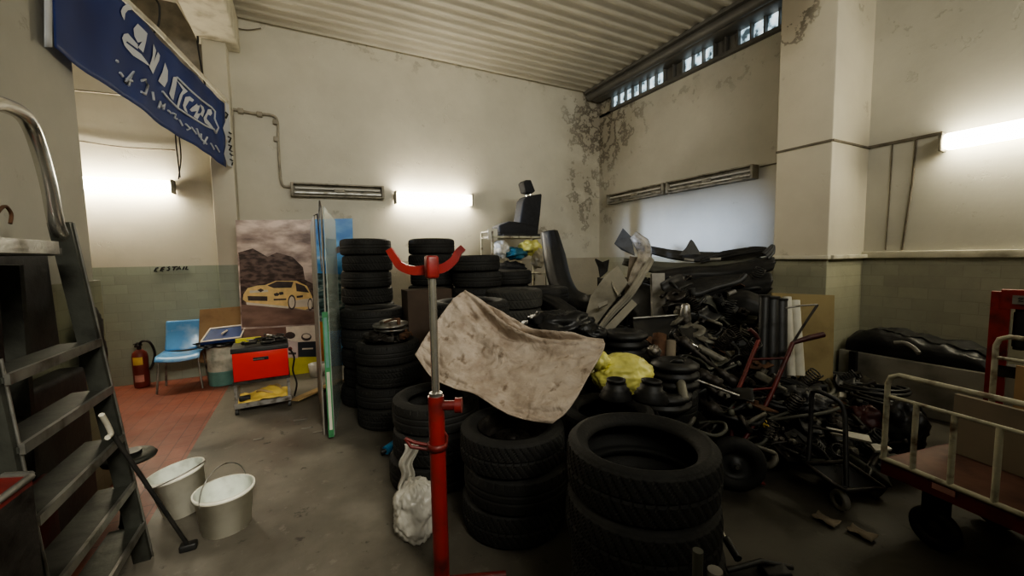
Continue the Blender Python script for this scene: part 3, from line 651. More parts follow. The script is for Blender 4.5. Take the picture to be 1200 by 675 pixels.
# big near stack (S10) and rimmed stack beside it (S9)
stack(1.23, 1.19, 4, 'the nearest stack with the wide open centre', 'tyres of the nearest stack', var=[4], sc=1.0, th=.205, jit=.022)
stack(1.07, 2.08, 3, 'the rimmed stack under the dust sheet', 'tyres of the rimmed stack', var=[0, 2], sc=1.0, th=.205, rim=True, jit=.015)
stack(.80, 2.80, 3, 'the stack behind the red jack post', 'tyres behind the jack post', var=[2, 0], th=.205, jit=.03)
stack(.70, 4.02, 4, 'the stack with brake parts on top', 'tyres under the brake parts', var=[1, 2], th=.2, sc=.98, jit=.02)
stack(.66, 4.72, 5, 'the stack right behind the brake parts', 'tyres behind the brake parts', var=[2], th=.21, sc=1.08, jit=.02)
stack(.74, 5.52, 9, 'the tall stack beside the blue poster', 'tyres of the tall stack beside the blue poster', var=[2, 0], th=.205, sc=1.0, jit=.025)
stack(1.56, 5.35, 9, 'the tall stack behind the red jack fork', 'tyres of the tall stack in the middle', var=[2, 0], th=.205, sc=.99, jit=.035)
stack(1.98, 4.80, 8, 'the tall stack left of the seat rack', 'tyres of the tall stack left of the rack', var=[2], th=.202, sc=1.02, jit=.03)
stack(1.26, 3.18, 6, 'the stack propping the dust sheet peak', 'tyres under the dust sheet peak', var=[2, 1], th=.205, sc=1.04, jit=.012)
stack(2.10, 3.98, 6, 'the dusty stack behind the dust sheet', 'dusty tyres behind the dust sheet', var=[3], th=.205, sc=1.03, jit=.03)
stack(2.62, 5.15, 7, 'the stack under the clothes rack', 'tyres under the rack', var=[2], th=.2, sc=1.0, jit=.04)
stack(1.9, 4.22, 6, 'the low stack between the rack and the dusty tyres', 'tyres in front of the rack', var=[2], th=.2, sc=.6, jit=.01) if False else None
stack(2.72, 4.35, 6, 'the stack below the beige panels', 'tyres below the rack', var=[2], th=.2, jit=.04)

# brake discs and clutter on S3
bx, by, bz = .70, 4.02, .806
def disc(loc, label, r=.13, rot=(0, 0, 0), m_='steel', group='brake discs on the tyre stack'):
    w = MB(); w.lathe([(.035, .0), (r*.55, .0), (r*.56, -.03), (r, -.03), (r, -.008), (r*.62, -.008), (r*.60, .022), (.035, .022), (.035, 0)], n=32)
    o = w.make('brake_disc', m_, raw=True); o.location = V(loc); o.rotation_euler = rot
    return tag(o, label, 'brake disc', group)
disc((bx+.02, by-.02, bz+.03), 'brake disc lying flat at the bottom of the brake part heap', .17, (.05, 0, 0), 'iron')
disc((bx-.10, by-.06, bz+.07), 'brake disc tilted at the left of the brake part heap', .14, (.1, .12, 0), 'iron')
disc((bx+.04, by+.02, bz+.115), 'bright worn brake disc second from top of the brake part heap', .165, (-.04, .02, 0))
disc((bx+.03, by+.0, bz+.165), 'bright brake disc topmost on the brake part heap', .17, (.03, -.04, 0))
def chunk(name, c, s_, label, cat, m_='iron', seed=1, group=None, rz=0):
    w = MB(); T = TR(c, rz)
    w.box((0, 0, 0), s_, T, bev=min(s_)*.2); w.cyl(T @ V((-s_[0]*.4, 0, s_[2]*.2)), T @ V((-s_[0]*.4, -s_[1]*.8, s_[2]*.2)), s_[2]*.35, n=12)
    w.cyl(T @ V((s_[0]*.3, 0, 0)), T @ V((s_[0]*.3, 0, s_[2]*.9)), s_[2]*.25, n=10); w.tube([T @ V((s_[0]*.5, 0, 0)), T @ V((s_[0]*.8, -.02, s_[2]*.3)), T @ V((s_[0]*.9, -.03, -s_[2]*.3))], s_[2]*.15, 6)
    return tag(w.make(name, m_), label, cat, group)
chunk('brake_caliper', (bx-.13, by-.16, bz+.05), (.12, .07, .06), 'dark brake caliper on the left front of the brake part heap', 'brake caliper', rz=.4)
chunk('brake_caliper', (bx-.02, by-.19, bz+.04), (.10, .07, .06), 'dark brake caliper in the middle front of the brake part heap', 'brake caliper', rz=-.3)
chunk('brake_caliper', (bx+.13, by-.15, bz+.05), (.12, .06, .06), 'rust red brake caliper on the right of the brake part heap', 'brake caliper', 'rust', rz=.9)
w = MB(); w.box((bx+.09, by-.1, bz+.17), (.03, .03, .1), bev=.006); w.tube([(bx+.09, by-.1, bz+.2), (bx+.05, by-.13, bz+.22), (bx-.05, by-.12, bz+.19)], .01, 6)
tag(w.make('brake_bracket', 'rust'), 'red brown bracket standing against the top brake disc', 'bracket')

# CV boots on the near stack
def boot(x, y, z, s_, label):
    w = MB(); prof = [(.0, 0), (.10, .0), (.11, .015), (.095, .03), (.10, .042), (.082, .055), (.086, .066), (.068, .078), (.066, .10), (.052, .112), (.060, .114), (.062, .130), (.050, .132), (.044, .08), (0, .08)]
    w.lathe([(a*s_, b_*s_) for a, b_ in prof], TR((x, y, z), 0, random.uniform(-.1, .1), random.uniform(-.1, .1)), n=32)
    tag(w.make('rubber_boot', 'black'), label, 'rubber boot', 'rubber boots on the nearest tyre stack')
p = PZ(722, 467, .83); boot(p.x, p.y, p.z-.0, .82, 'ribbed black rubber boot on the nearest tyre stack, left one')
p = PZ(762, 470, .83); boot(p.x, p.y, p.z-.0, .86, 'ribbed black rubber boot on the nearest tyre stack, right one')

# ================================================================== DUST SHEET
def crv(pts): return [P(x, y, d) for x, y, d in pts]
eA = crv([(545, 341, 3.10), (572, 356, 3.0), (600, 373, 2.93), (622, 384, 2.87), (650, 388, 2.78), (680, 393, 2.68), (707, 398, 2.58)])        # top edge, peak -> right corner
eB = crv([(487, 416, 2.9), (505, 441, 2.78), (532, 455, 2.62), (556, 462, 2.50), (585, 480, 2.36), (615, 492, 2.24), (648, 496, 2.18)])       # bottom edge, left corner -> bottom corner
eL = crv([(545, 341, 3.10), (532, 350, 3.03), (515, 372, 2.98), (498, 396, 2.94), (487, 416, 2.9)])
eR = crv([(707, 398, 2.58), (708, 408, 2.50), (690, 440, 2.34), (668, 478, 2.20), (648, 496, 2.18)])
def at(path, t):
    t = max(0, min(1, t))*(len(path)-1); k = min(int(t), len(path)-2); return path[k].lerp(path[k+1], t-k)
eA, eB, eL, eR = [smooth_path(q, 8) for q in (eA, eB, eL, eR)]
def sheet(u, v):
    p = at(eA, u)*(1-v)+at(eB, u)*v+at(eL, v)*(1-u)+at(eR, v)*u-(eA[0]*(1-u)*(1-v)+eA[-1]*u*(1-v)+eB[0]*(1-u)*v+eB[-1]*u*v)
    w_ = min(1, 6*min(u, 1-u, v, 1-v)+.25)
    bell = 16*u*(1-u)*v*(1-v)
    # hanging folds fanning out from the peak
    ang = math.atan2(v, u+.02); rr_ = math.hypot(u, v)
    f = .016*math.sin(ang*15+rr_*3)*min(1, rr_*2)*max(0, 1-rr_*.9)
    q_ = math.hypot((u-.52)*1.0, (v+.30)*1.15)                      # swags hanging between the peak and the right corner
    amp_ = math.exp(-((q_-.52)/.26)**2)
    f += .05*amp_*(1-abs(math.sin(q_*15+.4*math.sin(u*5)))**.7*1.5)
    f += .018*math.sin(q_*46+2*noise.noise(V((u*4, v*4, 0))))*amp_
    f += .030*noise.noise(V((u*3, v*3, 3)))+.014*noise.noise(V((u*9+v*4, v*14, 8)))+.006*noise.noise(V((u*26, v*30, 4)))
    if u > .72: f += .018*math.sin(v*26+u*9)*(u-.72)*3.4
    return p + V((-.35, -.75, .55))*f*w_*1.5 + V((0, 0, -.055))*bell
w = MB(); w.grid(sheet, 130, 90)
w.make('dust_sheet', 'cloth', solid=.008); ds = bpy.data.objects['dust_sheet']
tag(ds, 'stained beige dust sheet draped over the tyre stacks in the middle', 'dust sheet')

# ================================================================== RED JACK STAND
jx, jy = P(512, 500, 1.8).x, P(512, 500, 1.8).y
t = root('transmission_jack', (jx, jy, 0), 'red hydraulic stand with a chrome rod and a curved red fork', 'jack')
MB().cyl((jx, jy, .95), (jx, jy, 1.545), .0175, n=24).make('rod', 'chrome', t)
w = MB(); w.cyl((jx, jy, .10), (jx, jy, .985), .036, n=28); w.make('cylinder', 'red', t)
w = MB(); w.cyl((jx, jy, .985), (jx, jy, 1.0), .030, n=24); w.make('gland', 'steel', t)
w = MB(); a = V((jx, jy, .94)); w.cyl(a, a+V((RT.x, RT.y, 0))*.10, .022, n=20); w.cyl(a+V((RT.x, RT.y, 0))*.085, a+V((RT.x, RT.y, 0))*.115, .034, n=20); w.make('side_port', 'red', t)
w = MB(); w.box((jx, jy, 1.56), (.055, .055, .10), TR((0, 0, 0)), bev=.012); w.make('fork_socket', 'red', t)
R2 = V((RT.x, RT.y, 0)).normalized()
for sgn, pts in ((-1, [(500, 316), (484, 317), (470, 312), (463, 303), (456, 292)]), (1, [(512, 316), (522, 313), (532, 305), (537, 296), (543, 290)])):
    q = []
    c3 = smooth_path([P(x, y, 1.8) for x, y in pts], 6); nn = len(c3)
    w = MB(); F2 = V((FW.x, FW.y, 0)).normalized()
    rings = []
    for k, p in enumerate(c3):
        tg = (c3[min(k+1, nn-1)]-c3[max(k-1, 0)]).normalized(); nrm = tg.cross(F2).normalized()
        hw = .022*(1-.35*k/nn); dd = .012
        rings.append([p+nrm*hw+F2*dd, p+nrm*hw-F2*dd, p-nrm*hw-F2*dd, p-nrm*hw+F2*dd])
    vs = [x_ for r_ in rings for x_ in r_]; fs = [(k*4+j, k*4+(j+1) % 4, (k+1)*4+(j+1) % 4, (k+1)*4+j) for k in range(nn-1) for j in range(4)] + [(3, 2, 1, 0), tuple((nn-1)*4+j for j in range(4))]
    w.add(vs, fs); w.make('fork_arm', 'red', t)
w = MB(); w.lathe([(.036, 0), (.044, 0), (.044, .03), (.036, .03)], TR((jx, jy, .74)), n=24, closed=True)
w.tube([(jx, jy, .755)+R2*.044 if False else V((jx, jy, .755))+R2*.04, V((jx, jy, .80))+R2*.045, V((jx, jy, .82))+R2*.03], .006, 6)
w.make('collar', 'dkred', t)
w = MB(); w.tube([V((jx, jy, .755))-R2*.03, V((jx, jy, .77))-R2*.10, V((jx, jy, .79))-R2*.145], .008, 8); w.tube([V((jx, jy, .735))-R2*.03, V((jx, jy, .75))-R2*.12, V((jx, jy, .79))-R2*.145], .008, 8)
w.make('handle', 'dkred', t)
for k in range(4):
    a = YAW+PI/4+k*PI/2; d = V((math.cos(a), math.sin(a), 0))
    b0 = V((jx, jy, .10))
    w = MB(); w.cyl(b0, b0+d*.30-V((0, 0, .015)), .022, .018, n=10); lg = w.make('leg', 'dkred', t)
    w = MB(); wc = b0+d*.30; wc.z = .035; w.cyl(wc-V((-d.y, d.x, 0))*.012, wc+V((-d.y, d.x, 0))*.012, .035, n=20); w.make('castor', 'black', lg)

# white plastic bag on the floor behind the stand and bag hanging on the tyre edge
b_ = MB(); c0 = P(488, 612, 2.33); b_.blob((c0.x, c0.y, .15), (.125, .13, .16), 3, .26, 1.7, 44, flat=.93, ridge=.05)
b_.grid(lambda u, v: P(474+u*16-6*math.sin(v*3), 520+v*80, 2.36+.06*u+.03*math.sin(u*9+v*5))+V((.012*math.sin(v*17), 0, 0)), 12, 24)
tag(b_.make('plastic_bag', 'wbag', solid=.002), 'crumpled white plastic bag slumped behind the red jack cylinder', 'bag')
# bright blue and black garage tool on the floor
t = root('trolley_jack', PZ(465, 520), 'bright blue and black small tool lying on the floor left of the jack', 'tool')
w = MB(); a = PZ(452, 528, .06); c_ = PZ(486, 505, .10); w.cyl(a, c_, .035, .045, n=12); w.make('body', 'bblue', t)
w = MB(); w.tube([PZ(447, 530, .05), PZ(460, 524, .07), PZ(476, 522, .06), PZ(484, 516, .05)], .02, 8); w.make('arm', 'black', t)
for q in ((449, 528), (482, 518)):
    p = PZ(*q, .035); MB().cyl(p-V((.015, 0, 0)), p+V((.015, 0, 0)), .035, n=16).make('wheel', 'dkgrey', t)
# cloth/rag at the floor near
# ================================================================== LEFT BACK CORNER
# fire extinguisher
p = PZ(171, 450); ex, ey = p.x, 6.72
t = root('fire_extinguisher', (ex, ey, 0), 'dark red fire extinguisher standing on the red tiles against the wall', 'fire extinguisher')
MB().lathe([(0, 0), (.075, 0), (.08, .02), (.08, .40), (.07, .45), (.045, .475), (.03, .49), (0, .49)], TR((ex, ey, 0)), n=28).make('body', 'extred', t)
w = MB(); w.cyl((ex, ey, .485), (ex, ey, .53), .022, n=14); w.box((ex, ey-.02, .545), (.05, .12, .03), bev=.008); w.box((ex-.01, ey-.05, .575), (.03, .12, .012), TR((0, 0, 0)), bev=.004); w.make('valve', 'iron', t)
w = MB(); w.tube(smooth_path([(ex, ey-.02, .53), (ex+.05, ey-.05, .60), (ex+.12, ey-.03, .57), (ex+.15, ey, .42), (ex+.12, ey, .28), (ex+.09, ey-.02, .22)], 6), .014, 8); w.make('hose', 'black', t)
w = MB(); w.grid(lambda u, v: (ex+.0815*math.cos(-2.3+u*1.3), ey+.0815*math.sin(-2.3+u*1.3), .30+.10*v), 8, 1); w.make('label_panel', 'yellow', t)
w = MB(); w.grid(lambda u, v: (ex+.0815*math.cos(-2.2+u*1.2), ey+.0815*math.sin(-2.2+u*1.2), .08+.09*v), 8, 1); w.make('label_panel', mat('pale_red_label', (.6, .3, .25)), t)

# blue stacking chair
def chair():
    cx, cy = -1.44, 6.42
    t = root('plastic_chair', (cx, cy, 0), 'blue moulded plastic chair with thin metal legs beside the extinguisher', 'chair')
    def seat(u, v):
        x = (u-.5)*.44; y = (v-.5)*.42
        return (cx+x, cy+y, .445-.02*math.cos((u-.5)*PI)+(.0 if v > .12 else -.05*(.12-v)/.12)+.03*abs(u-.5)**2)
    MB().grid(seat, 16, 16).make('seat', 'blueplas', t, solid=.012)
    def back(u, v):
        x = (u-.5)*(.42-.04*v); z = .455+.38*v
        rc = min(1, (1-v)*9)**.5 if v > .89 else 1
        return (cx+x*(1 if v < .9 else .93+.07*rc), cy+.2+.06*v-.035*(1-(2*u-1)**2)+.02*math.sin(v*PI), z)
    MB().grid(back, 16, 16).make('backrest', 'blueplas', t, solid=.012)
    for sx in (-1, 1):
        for sy in (-1, 1):
            w = MB(); w.tube([(cx+sx*.19, cy+sy*.15, .435), (cx+sx*.225, cy+sy*.19, 0)], .0115, 8); w.make('leg', 'alu', t)
        w = MB(); w.tube([(cx+sx*.19, cy-.16, .432), (cx+sx*.19, cy+.17, .432)], .011, 8); w.make('seat_rail', 'alu', t)
chair()
# cardboard panel behind drum
w = MB(); w.slab([PY(232, 425, 6.58), PY(285, 427, 6.58), PY(283, 359, 6.62), PY(234, 363, 6.62)], -.02)
tag(w.make('cardboard_sheet', 'card'), 'brown cardboard sheet leaning on the wall behind the blue chair', 'cardboard')
# drum with stuff on it
p = PZ(261, 449); dx_, dy_ = -1.0, 6.35
t = root('paint_drum', (dx_, dy_, 0), 'teal drum with cement-stained upper half between chair and red trolley', 'drum')
MB().lathe([(0, 0), (.165, 0), (.17, .015), (.17, .17), (.175, .18), (.17, .19)], TR((dx_, dy_, 0)), n=32).make('lower_body', 'tealcan', t)
MB().lathe([(.17, .19), (.172, .33), (.178, .345), (.172, .36), (.175, .5), (.18, .515), (.17, .52), (.165, .5), (0, .5)], TR((dx_, dy_, 0)), n=32).make('upper_body', 'whitecan', t)
b_ = MB(); b_.blob((dx_-.02, dy_, .535), (.24, .2, .035), 5, .5, 3, 20); tag(b_.make('plastic_bag', 'bbag'), 'crumpled black plastic bag on the teal drum under the blue box', 'bag')
w = MB(); q0 = V((dx_-.19, dy_-.17, .56)); qs = [q0, q0+V((.42, -.02, .02)), q0+V((.46, .25, .14)), q0+V((-.0+.06, .27, .12))]; w.slab(qs, .035)
fb = w.make('flattened_box', 'navy'); tag(fb, 'navy blue flattened box with pale edges lying on the drum', 'box')
w = MB()
for a, b__ in ((0, 1), (1, 2), (2, 3), (3, 0)): w.tube([qs[a]+V((0, 0, .04)), qs[b__]+V((0, 0, .04))], .011, 4)
mid = (qs[0]+qs[1]+qs[2]+qs[3])/4+V((0, 0, .041)); w.tube([mid+V((-.02, -.06, 0)), mid+V((.02, .05, .02))], .014, 5); w.make('print_edge', 'pcarw', fb)

# red tool trolley
tx, ty = -.46, 5.12; RZ = .05
T0 = TR((tx, ty, 0), RZ)
t = root('tool_trolley', (tx, ty, 0), 'red topped tool trolley with an open lower shelf of yellow paper', 'trolley')
w = MB(); w.box((0, 0, .50), (.50, .38, .30), T0, bev=.008); bd = w.make('cabinet', 'redbox', t)
w = MB(); w.box((0, -.193, .57), (.14, .01, .035), T0, bev=.004); w.make('handle', 'black', bd)
w = MB(); w.box((-.02, -.2, .567), (.10, .004, .008), T0); w.make('latch', 'steel', bd)
w = MB(); w.box((0, 0, .675), (.52, .40, .05), T0, bev=.006); w.make('top_tray', 'dkgrey', t)
w = MB(); w.box((0, 0, .335), (.52, .39, .03), T0); w.make('cabinet_base', 'iron', t)
w = MB(); w.box((0, 0, .075), (.52, .38, .02), T0); w.box((0, -.19, .095), (.52, .015, .05), T0); w.make('lower_shelf', 'steel', t)
for sx in (-1, 1):
    for sy in (-1, 1):
        w = MB(); w.box((sx*.24, sy*.175, .20), (.025, .025, .27), T0); lg = w.make('leg', 'steel', t)
        w = MB(); c_ = T0 @ V((sx*.24, sy*.175, .032)); w.cyl(c_-V((.014, 0, 0)), c_+V((.014, 0, 0)), .032, n=16); w.make('castor', 'dkgrey', lg)
w = MB(); w.grid(lambda u, v: T0 @ V(((u-.5)*.46, (v-.5)*.36-.01, .088+.09*math.exp(-((u-.6)**2+(v-.5)**2)*9)+.025*noise.noise(V((u*7, v*7, 2)))+.03)), 24, 20)
tag(w.make('yellow_paper', 'yellow', solid=.004), 'crumpled yellow paper sheet on the lower shelf of the red trolley', 'paper')
w = MB(); w.tube(smooth_path([T0 @ V(((.05+.11*math.cos(a)), (-.02+.08*math.sin(a)), .17+.03*math.sin(a*2))) for a in [k*.55 for k in range(20)]], 3), .014, 6)
tag(w.make('tan_hose', 'tan'), 'tan bundle of hose coiled on the yellow paper in the trolley', 'hose')
w = MB(); w.box((-.17, -.12, .15), (.10, .06, .05), T0, bev=.01); tag(w.make('small_box', 'black'), 'small black gadget at the left of the trolley lower shelf', 'gadget')
random.seed(3)
for k in range(16):
    x = -.22+.44*random.random(); y = -.16+.3*random.random(); a = random.uniform(0, PI)
    w = MB(); Tq = T0 @ TR((x, y, .715+.012*(k % 4)), a, random.uniform(-.2, .2))
    if k % 3 == 0: w.cyl(Tq @ V((-.06, 0, 0)), Tq @ V((.06, 0, 0)), .012, n=8); w.cyl(Tq @ V((.05, 0, 0)), Tq @ V((.08, 0, 0)), .02, n=8)
    elif k % 3 == 1: w.box((0, 0, 0), (.1, .04, .035), Tq, bev=.01); w.cyl(Tq @ V((.04, 0, 0)), Tq @ V((.09, .02, .02)), .008, n=6)
    else: w.tube(smooth_path([Tq @ V((.07*math.cos(b), .05*math.sin(b), .01*b/3)) for b in (0, 1, 2, 3, 4, 5)], 3), .008, 6)
    mt, kd = (('steel', 'steel') if k % 5 == 2 else ('black', 'black'))
    tag(w.make('small_tool', mt), f'{kd} hand tool in the jumble on top of the red trolley', 'tool', f'{kd} hand tools on the red trolley')
w = MB(); w.box((-.12, .17, .72), (.24, .03, .05), T0); tag(w.make('yellow_box', 'pyel'), 'narrow yellow box at the back of the trolley top', 'box')
w = MB(); a = T0 @ V((.27, -.1, .62)); w.tube(smooth_path([a, a+V((.04, 0, -.1)), a+V((.02, 0, -.25)), a+V((.05, 0, -.4)), a+V((.02, .05, -.55))], 5), .01, 6)
tag(w.make('black_cable', 'black'), 'black cable hanging down the right side of the red trolley', 'cable')

# posters -------------------------------------------------------------
PYY = 6.35
def poster(name, corners, Y0, label, mi0, decals, mats, th=.012):
    w = MB(); q = [PY(x, y, Y0) for x, y in corners]
    w.slab(q, th if True else 0, 0)
    for pts, m_i, off in decals:
        w.ngon([PY(x, y, Y0-.004-.0015*off) for x, y in pts], m_i)
    o = w.make(name, mats); return tag(o, label, 'poster')
def Z1(x, y): return (240+x/4.09, 230+y/4.09)
def zz(pts): return [Z1(*p) for p in pts]
def ell(cx, cy, a, b__, n_=20): return [(cx+a*math.cos(2*PI*k/n_), cy+b__*math.sin(2*PI*k/n_)) for k in range(n_)]
car = [
 (zz([(160, 270), (230, 250), (300, 290), (345, 270), (420, 290), (470, 340), (480, 400), (520, 420), (522, 540), (175, 520), (165, 300)]), 1, 0),
 (zz([(175, 520), (300, 520), (524, 555), (528, 612), (178, 628)]), 2, 1),
 (zz([(185, 470), (205, 440), (250, 428), (290, 425), (340, 405), (440, 405), (490, 430), (515, 480), (518, 530), (480, 545), (430, 535), (360, 528), (200, 508), (182, 495)]), 3, 2),
 (zz([(300, 428), (345, 408), (425, 410), (415, 438), (330, 440)]), 5, 3), (zz([(435, 415), (478, 430), (500, 462), (440, 455)]), 5, 3),
 (zz([(205, 478), (300, 480), (300, 502), (208, 500)]), 5, 3), (zz([(198, 508), (400, 528), (400, 538), (200, 520)]), 4, 3),
 (zz([(215, 452), (300, 448), (305, 458), (215, 464)]), 4, 3), (zz([(420, 500), (518, 488), (518, 528), (430, 532)]), 4, 3),
 (zz([(330, 468), (345, 462), (360, 468), (350, 478), (335, 478)]), 5, 4), (zz([(355, 460), (375, 458), (378, 470), (360, 474)]), 5, 4), (zz([(330, 492), (390, 490), (390, 497), (330, 499)]), 5, 4), (zz([(440, 478), (470, 474), (470, 484), (440, 487)]), 5, 4),
 (zz(ell(417, 508, 19, 36)), 5, 5), (zz(ell(417, 508, 14, 28)), 4, 6), (zz(ell(505, 518, 12, 30)), 5, 5), (zz(ell(505, 518, 9, 23)), 4, 6), (zz([(252, 450), (268, 442), (284, 450), (268, 460)]), 5, 5),
]
poster('rally_poster', [(276, 258), (368, 257.5), (372, 384), (283, 388)], PYY, 'large sepia poster of a yellow rally car under a stormy sky', 0, car, ['psky', 'ptree', 'proad', 'pcar', 'pcarw', 'ptint'])
low = [([(283, 388), (328, 386), (328, 440), (283, 442)], 0, 0), ([(335, 383), (371, 381), (371, 402), (349, 402), (336, 398)], 1, 1), ([(333, 399), (349, 400), (349, 420), (334, 420)], 2, 1), ([(349, 401), (370, 400), (371, 418), (350, 418)], 3, 2), ([(338, 419), (371, 418), (372, 440), (340, 441)], 4, 1),
       (ell(359, 395, 6, 4.5), 5, 3), (ell(359, 394, 4.5, 2.6), 1, 4), (ell(340, 393, 6, 4), 5, 3), (ell(340, 409, 2.5, 2.5), 6, 3), ([(354, 408), (367, 407.4), (367, 409.2), (354, 409.8)], 1, 4), ([(338, 413), (347, 413), (347, 415.5), (338, 415.5)], 5, 3)]
w = MB(); q = [PY(x, y, 6.3) for x, y in ((283, 386), (373, 381), (374, 441), (285, 444))]; w.slab(q, .012, 0)
for pts, mi_, off in low: w.ngon([PY(x, y, 6.296-.0015*off) for x, y in pts], mi_)
tag(w.make('lower_poster', ['proad', 'pcarw', 'pink', 'pdk', 'pyel', 'ptint', 'extred']), 'lower display panel with small car prints and a yellow block', 'poster')
w = MB(); w.slab([PY(x, y, 6.45) for x, y in ((368, 376), (378, 377), (381, 441), (372, 442))], .012); tag(w.make('orange_poster', 'orange'), 'narrow orange print strip beside the lower display panel', 'poster')
# blue poster
bd_ = [([(367, 320), (414, 322), (415, 345), (368, 345)], 1, 1), ([(368, 345), (415, 345), (417, 385), (369, 390)], 2, 1), ([(400, 320), (405, 310), (408, 330), (411, 340), (408, 352), (400, 352)], 3, 2), ([(392, 292), (397, 288), (400, 295), (395, 297)], 4, 2), (ell(405, 345, 3, 5), 4, 3)]
w = MB(); w.slab([PY(x, y, 6.5) for x, y in ((366, 257), (413, 256), (417, 438), (369, 440))], .012, 0)
for pts, mi_, off in bd_: w.ngon([PY(x, y, 6.496-.0015*off) for x, y in pts], mi_)
tag(w.make('blue_poster', ['pblue', 'pscene', 'pscene', 'pcarw', 'ptint']), 'poster with a bright blue sky over a dark landscape behind the glass panels', 'poster')
# paper cup & boards on floor
p = PZ(372, 440); w = MB(); w.lathe([(0, 0), (.09, 0), (.11, .17), (.10, .17), (.085, .01)], TR((p.x, p.y, 0)), n=24); tag(w.make('plastic_tub', 'wbag'), 'cloudy plastic tub on the floor before the yellow print', 'tub')
w = MB(); a = PZ(345, 470, .02); b2 = PZ(400, 446, .02); n_ = (b2-a).cross(V((0, 0, 1))).normalized()*.05; w.slab([a-n_, a+n_, b2+n_, b2-n_], .02); tag(w.make('cardboard_strip', 'tan'), 'tan wooden strip lying on the floor right of the red trolley', 'board')
# leaning glass / display panels seen edge-on
def panel(q, th, m_, name, label, cat='panel', group=None):
    w = MB(); w.slab(q, th); return tag(w.make(name, m_), label, cat, group)
X0 = .165
A0 = PZ(390, 515); 
def pan(y0, x0, y1, x1, z1, lean): return [V((x0, y0, .02)), V((x1, y1, .02)), V((x1+lean, y1, z1)), V((x0+lean, y0, z1))]
panel(pan(3.86, .165, 5.15, .34, 2.06, .01), .008, 'glass', 'glass_sheet', 'tall dusty glass sheet, rightmost of the upright panels seen edge-on')
panel(pan(3.84, .13, 5.3, .20, 2.05, .02), .012, 'greylight', 'display_board', 'tall pale board, middle of the upright panels seen edge-on')
q = pan(3.9, .085, 5.2, .075, 1.99, .015)
ob = panel(q, .010, 'greylight', 'display_board', 'tall pale board with green printed edge, leftmost of the edge-on panels')
w = MB(); w.slab([V((.12, 3.80, .03)), V((.165, 3.80, .03)), V((.165, 3.80, 1.15)), V((.12, 3.80, 1.15))], .006, 0)
w.slab([V((.13, 3.793, .1)), V((.155, 3.793, .1)), V((.155, 3.793, .62)), V((.13, 3.793, .62))], .003, 1)
w.slab([V((.13, 3.793, .66)), V((.155, 3.793, .66)), V((.155, 3.793, 1.1)), V((.13, 3.793, 1.1))], .003, 2)
w.make('print_strip', ['green', 'white', 'tealcan'], ob)
w = MB(); w.tube([V((.135, 3.9, 1.9)), V((.15, 3.86, 2.11)), V((.16, 3.9, 2.07)), V((.17, 3.95, 1.7))], .006, 6); w.tube([V((.10, 3.9, 1.98)), V((.13, 3.9, 2.0)), V((.14, 3.9, 1.5))], .006, 6)
tag(w.make('thin_wire', 'steel'), 'thin bent wire sticking up over the edge-on panels', 'wire')

# ================================================================== LADDER, LEFT
t = root('step_ladder', (-.9, 2.2, 0), 'large aluminium step ladder with a curved guard rail at the left edge', 'ladder')
def st(z, far):   # stile centre at height z
    k = z/1.7
    if far: return V((-.85-.07*k, 2.74-.28*k, z))
    return V((-.85-.07*k, 1.66+.24*k-(.0), z))
def near(z): k = z/1.7; return V((-.85-.07*k, 1.93-.08*k+(.0), z))
def bar(w, a, b__, wx, wy):
    ax = (b__-a).normalized(); s_ = V((1, 0, 0)); s_ = (s_-ax*s_.dot(ax)).normalized(); y_ = ax.cross(s_)
    v0 = [a+s_*i*wx/2+y_*j*wy/2 for i, j in ((-1, -1), (1, -1), (1, 1), (-1, 1))]; v1 = [p_+(b__-a) for p_ in v0]; w.hexa(v0, v1)
w = MB(); bar(w, st(0, True), st(1.78, True), .07, .03); w.make('stile', 'alud', t)
w = MB(); bar(w, near(0), near(1.30), .045, .03); sl_ = w.make('stile', 'alud', t)
w = MB(); w.tube([near(0)+V((.026, .012, 0)), near(1.30)+V((.026, .012, 0))], .005, 6); w.make('edge_strip', 'alu', sl_)
w = MB(); w.tube([st(0, True)+V((.038, .012, 0)), st(1.78, True)+V((.038, .012, 0))], .005, 6); w.make('edge_strip', 'alu', t)
for k, z in enumerate((.22, .47, .74, 1.0, 1.24)):
    a, b2 = near(z), st(z, True)
    w = MB(); w.hexa([a+V((.03, 0, -.02)), b2+V((.03, 0, -.02)), b2+V((-.10, 0, -.02)), a+V((-.10, 0, -.02))], [a+V((.03, 0, .0)), b2+V((.03, 0, .0)), b2+V((-.10, 0, .0)), a+V((-.10, 0, .0))])
    tr = w.make('tread', 'alud', t)
    w = MB(); bar(w, a+V((.036, 0, -.008)), b2+V((.036, 0, -.008)), .014, .036); w.make('tread_lip', 'alu', tr)
g_ = [st(1.72, True)+V((0, 0, 0)), PX(66, 262, -.91), PX(57, 215, -.90), PX(43, 165, -.90), PX(30, 138, -.89), PX(10, 125, -.87), PX(-15, 122, -.85), PX(-60, 150, -.84)]
w = MB(); w.tube(smooth_path(g_, 6), .026, 14); w.make('guard_rail', 'chrome', t)
w = MB(); a, b2 = V((-.90, 1.62, 1.665)), V((-.90, 2.30, 1.665)); w.hexa([a+V((.03, 0, -.03)), b2+V((.03, 0, -.03)), b2+V((-.3, 0, -.03)), a+V((-.3, 0, -.03))], [a+V((.03, 0, .0)), b2+V((.03, 0, .0)), b2+V((-.3, 0, .0)), a+V((-.3, 0, .0))]); pl = w.make('platform', 'alud', t)
w = MB(); bar(w, a+V((.036, 0, -.0)), b2+V((.036, -.05, -.0)), .012, .05); w.make('platform_edge', 'alu', pl)
w = MB(); bar(w, V((-1.12, 2.45, 0)), V((-1.04, 2.35, 1.6)), .06, .03); w.make('rear_leg', 'alud', t)
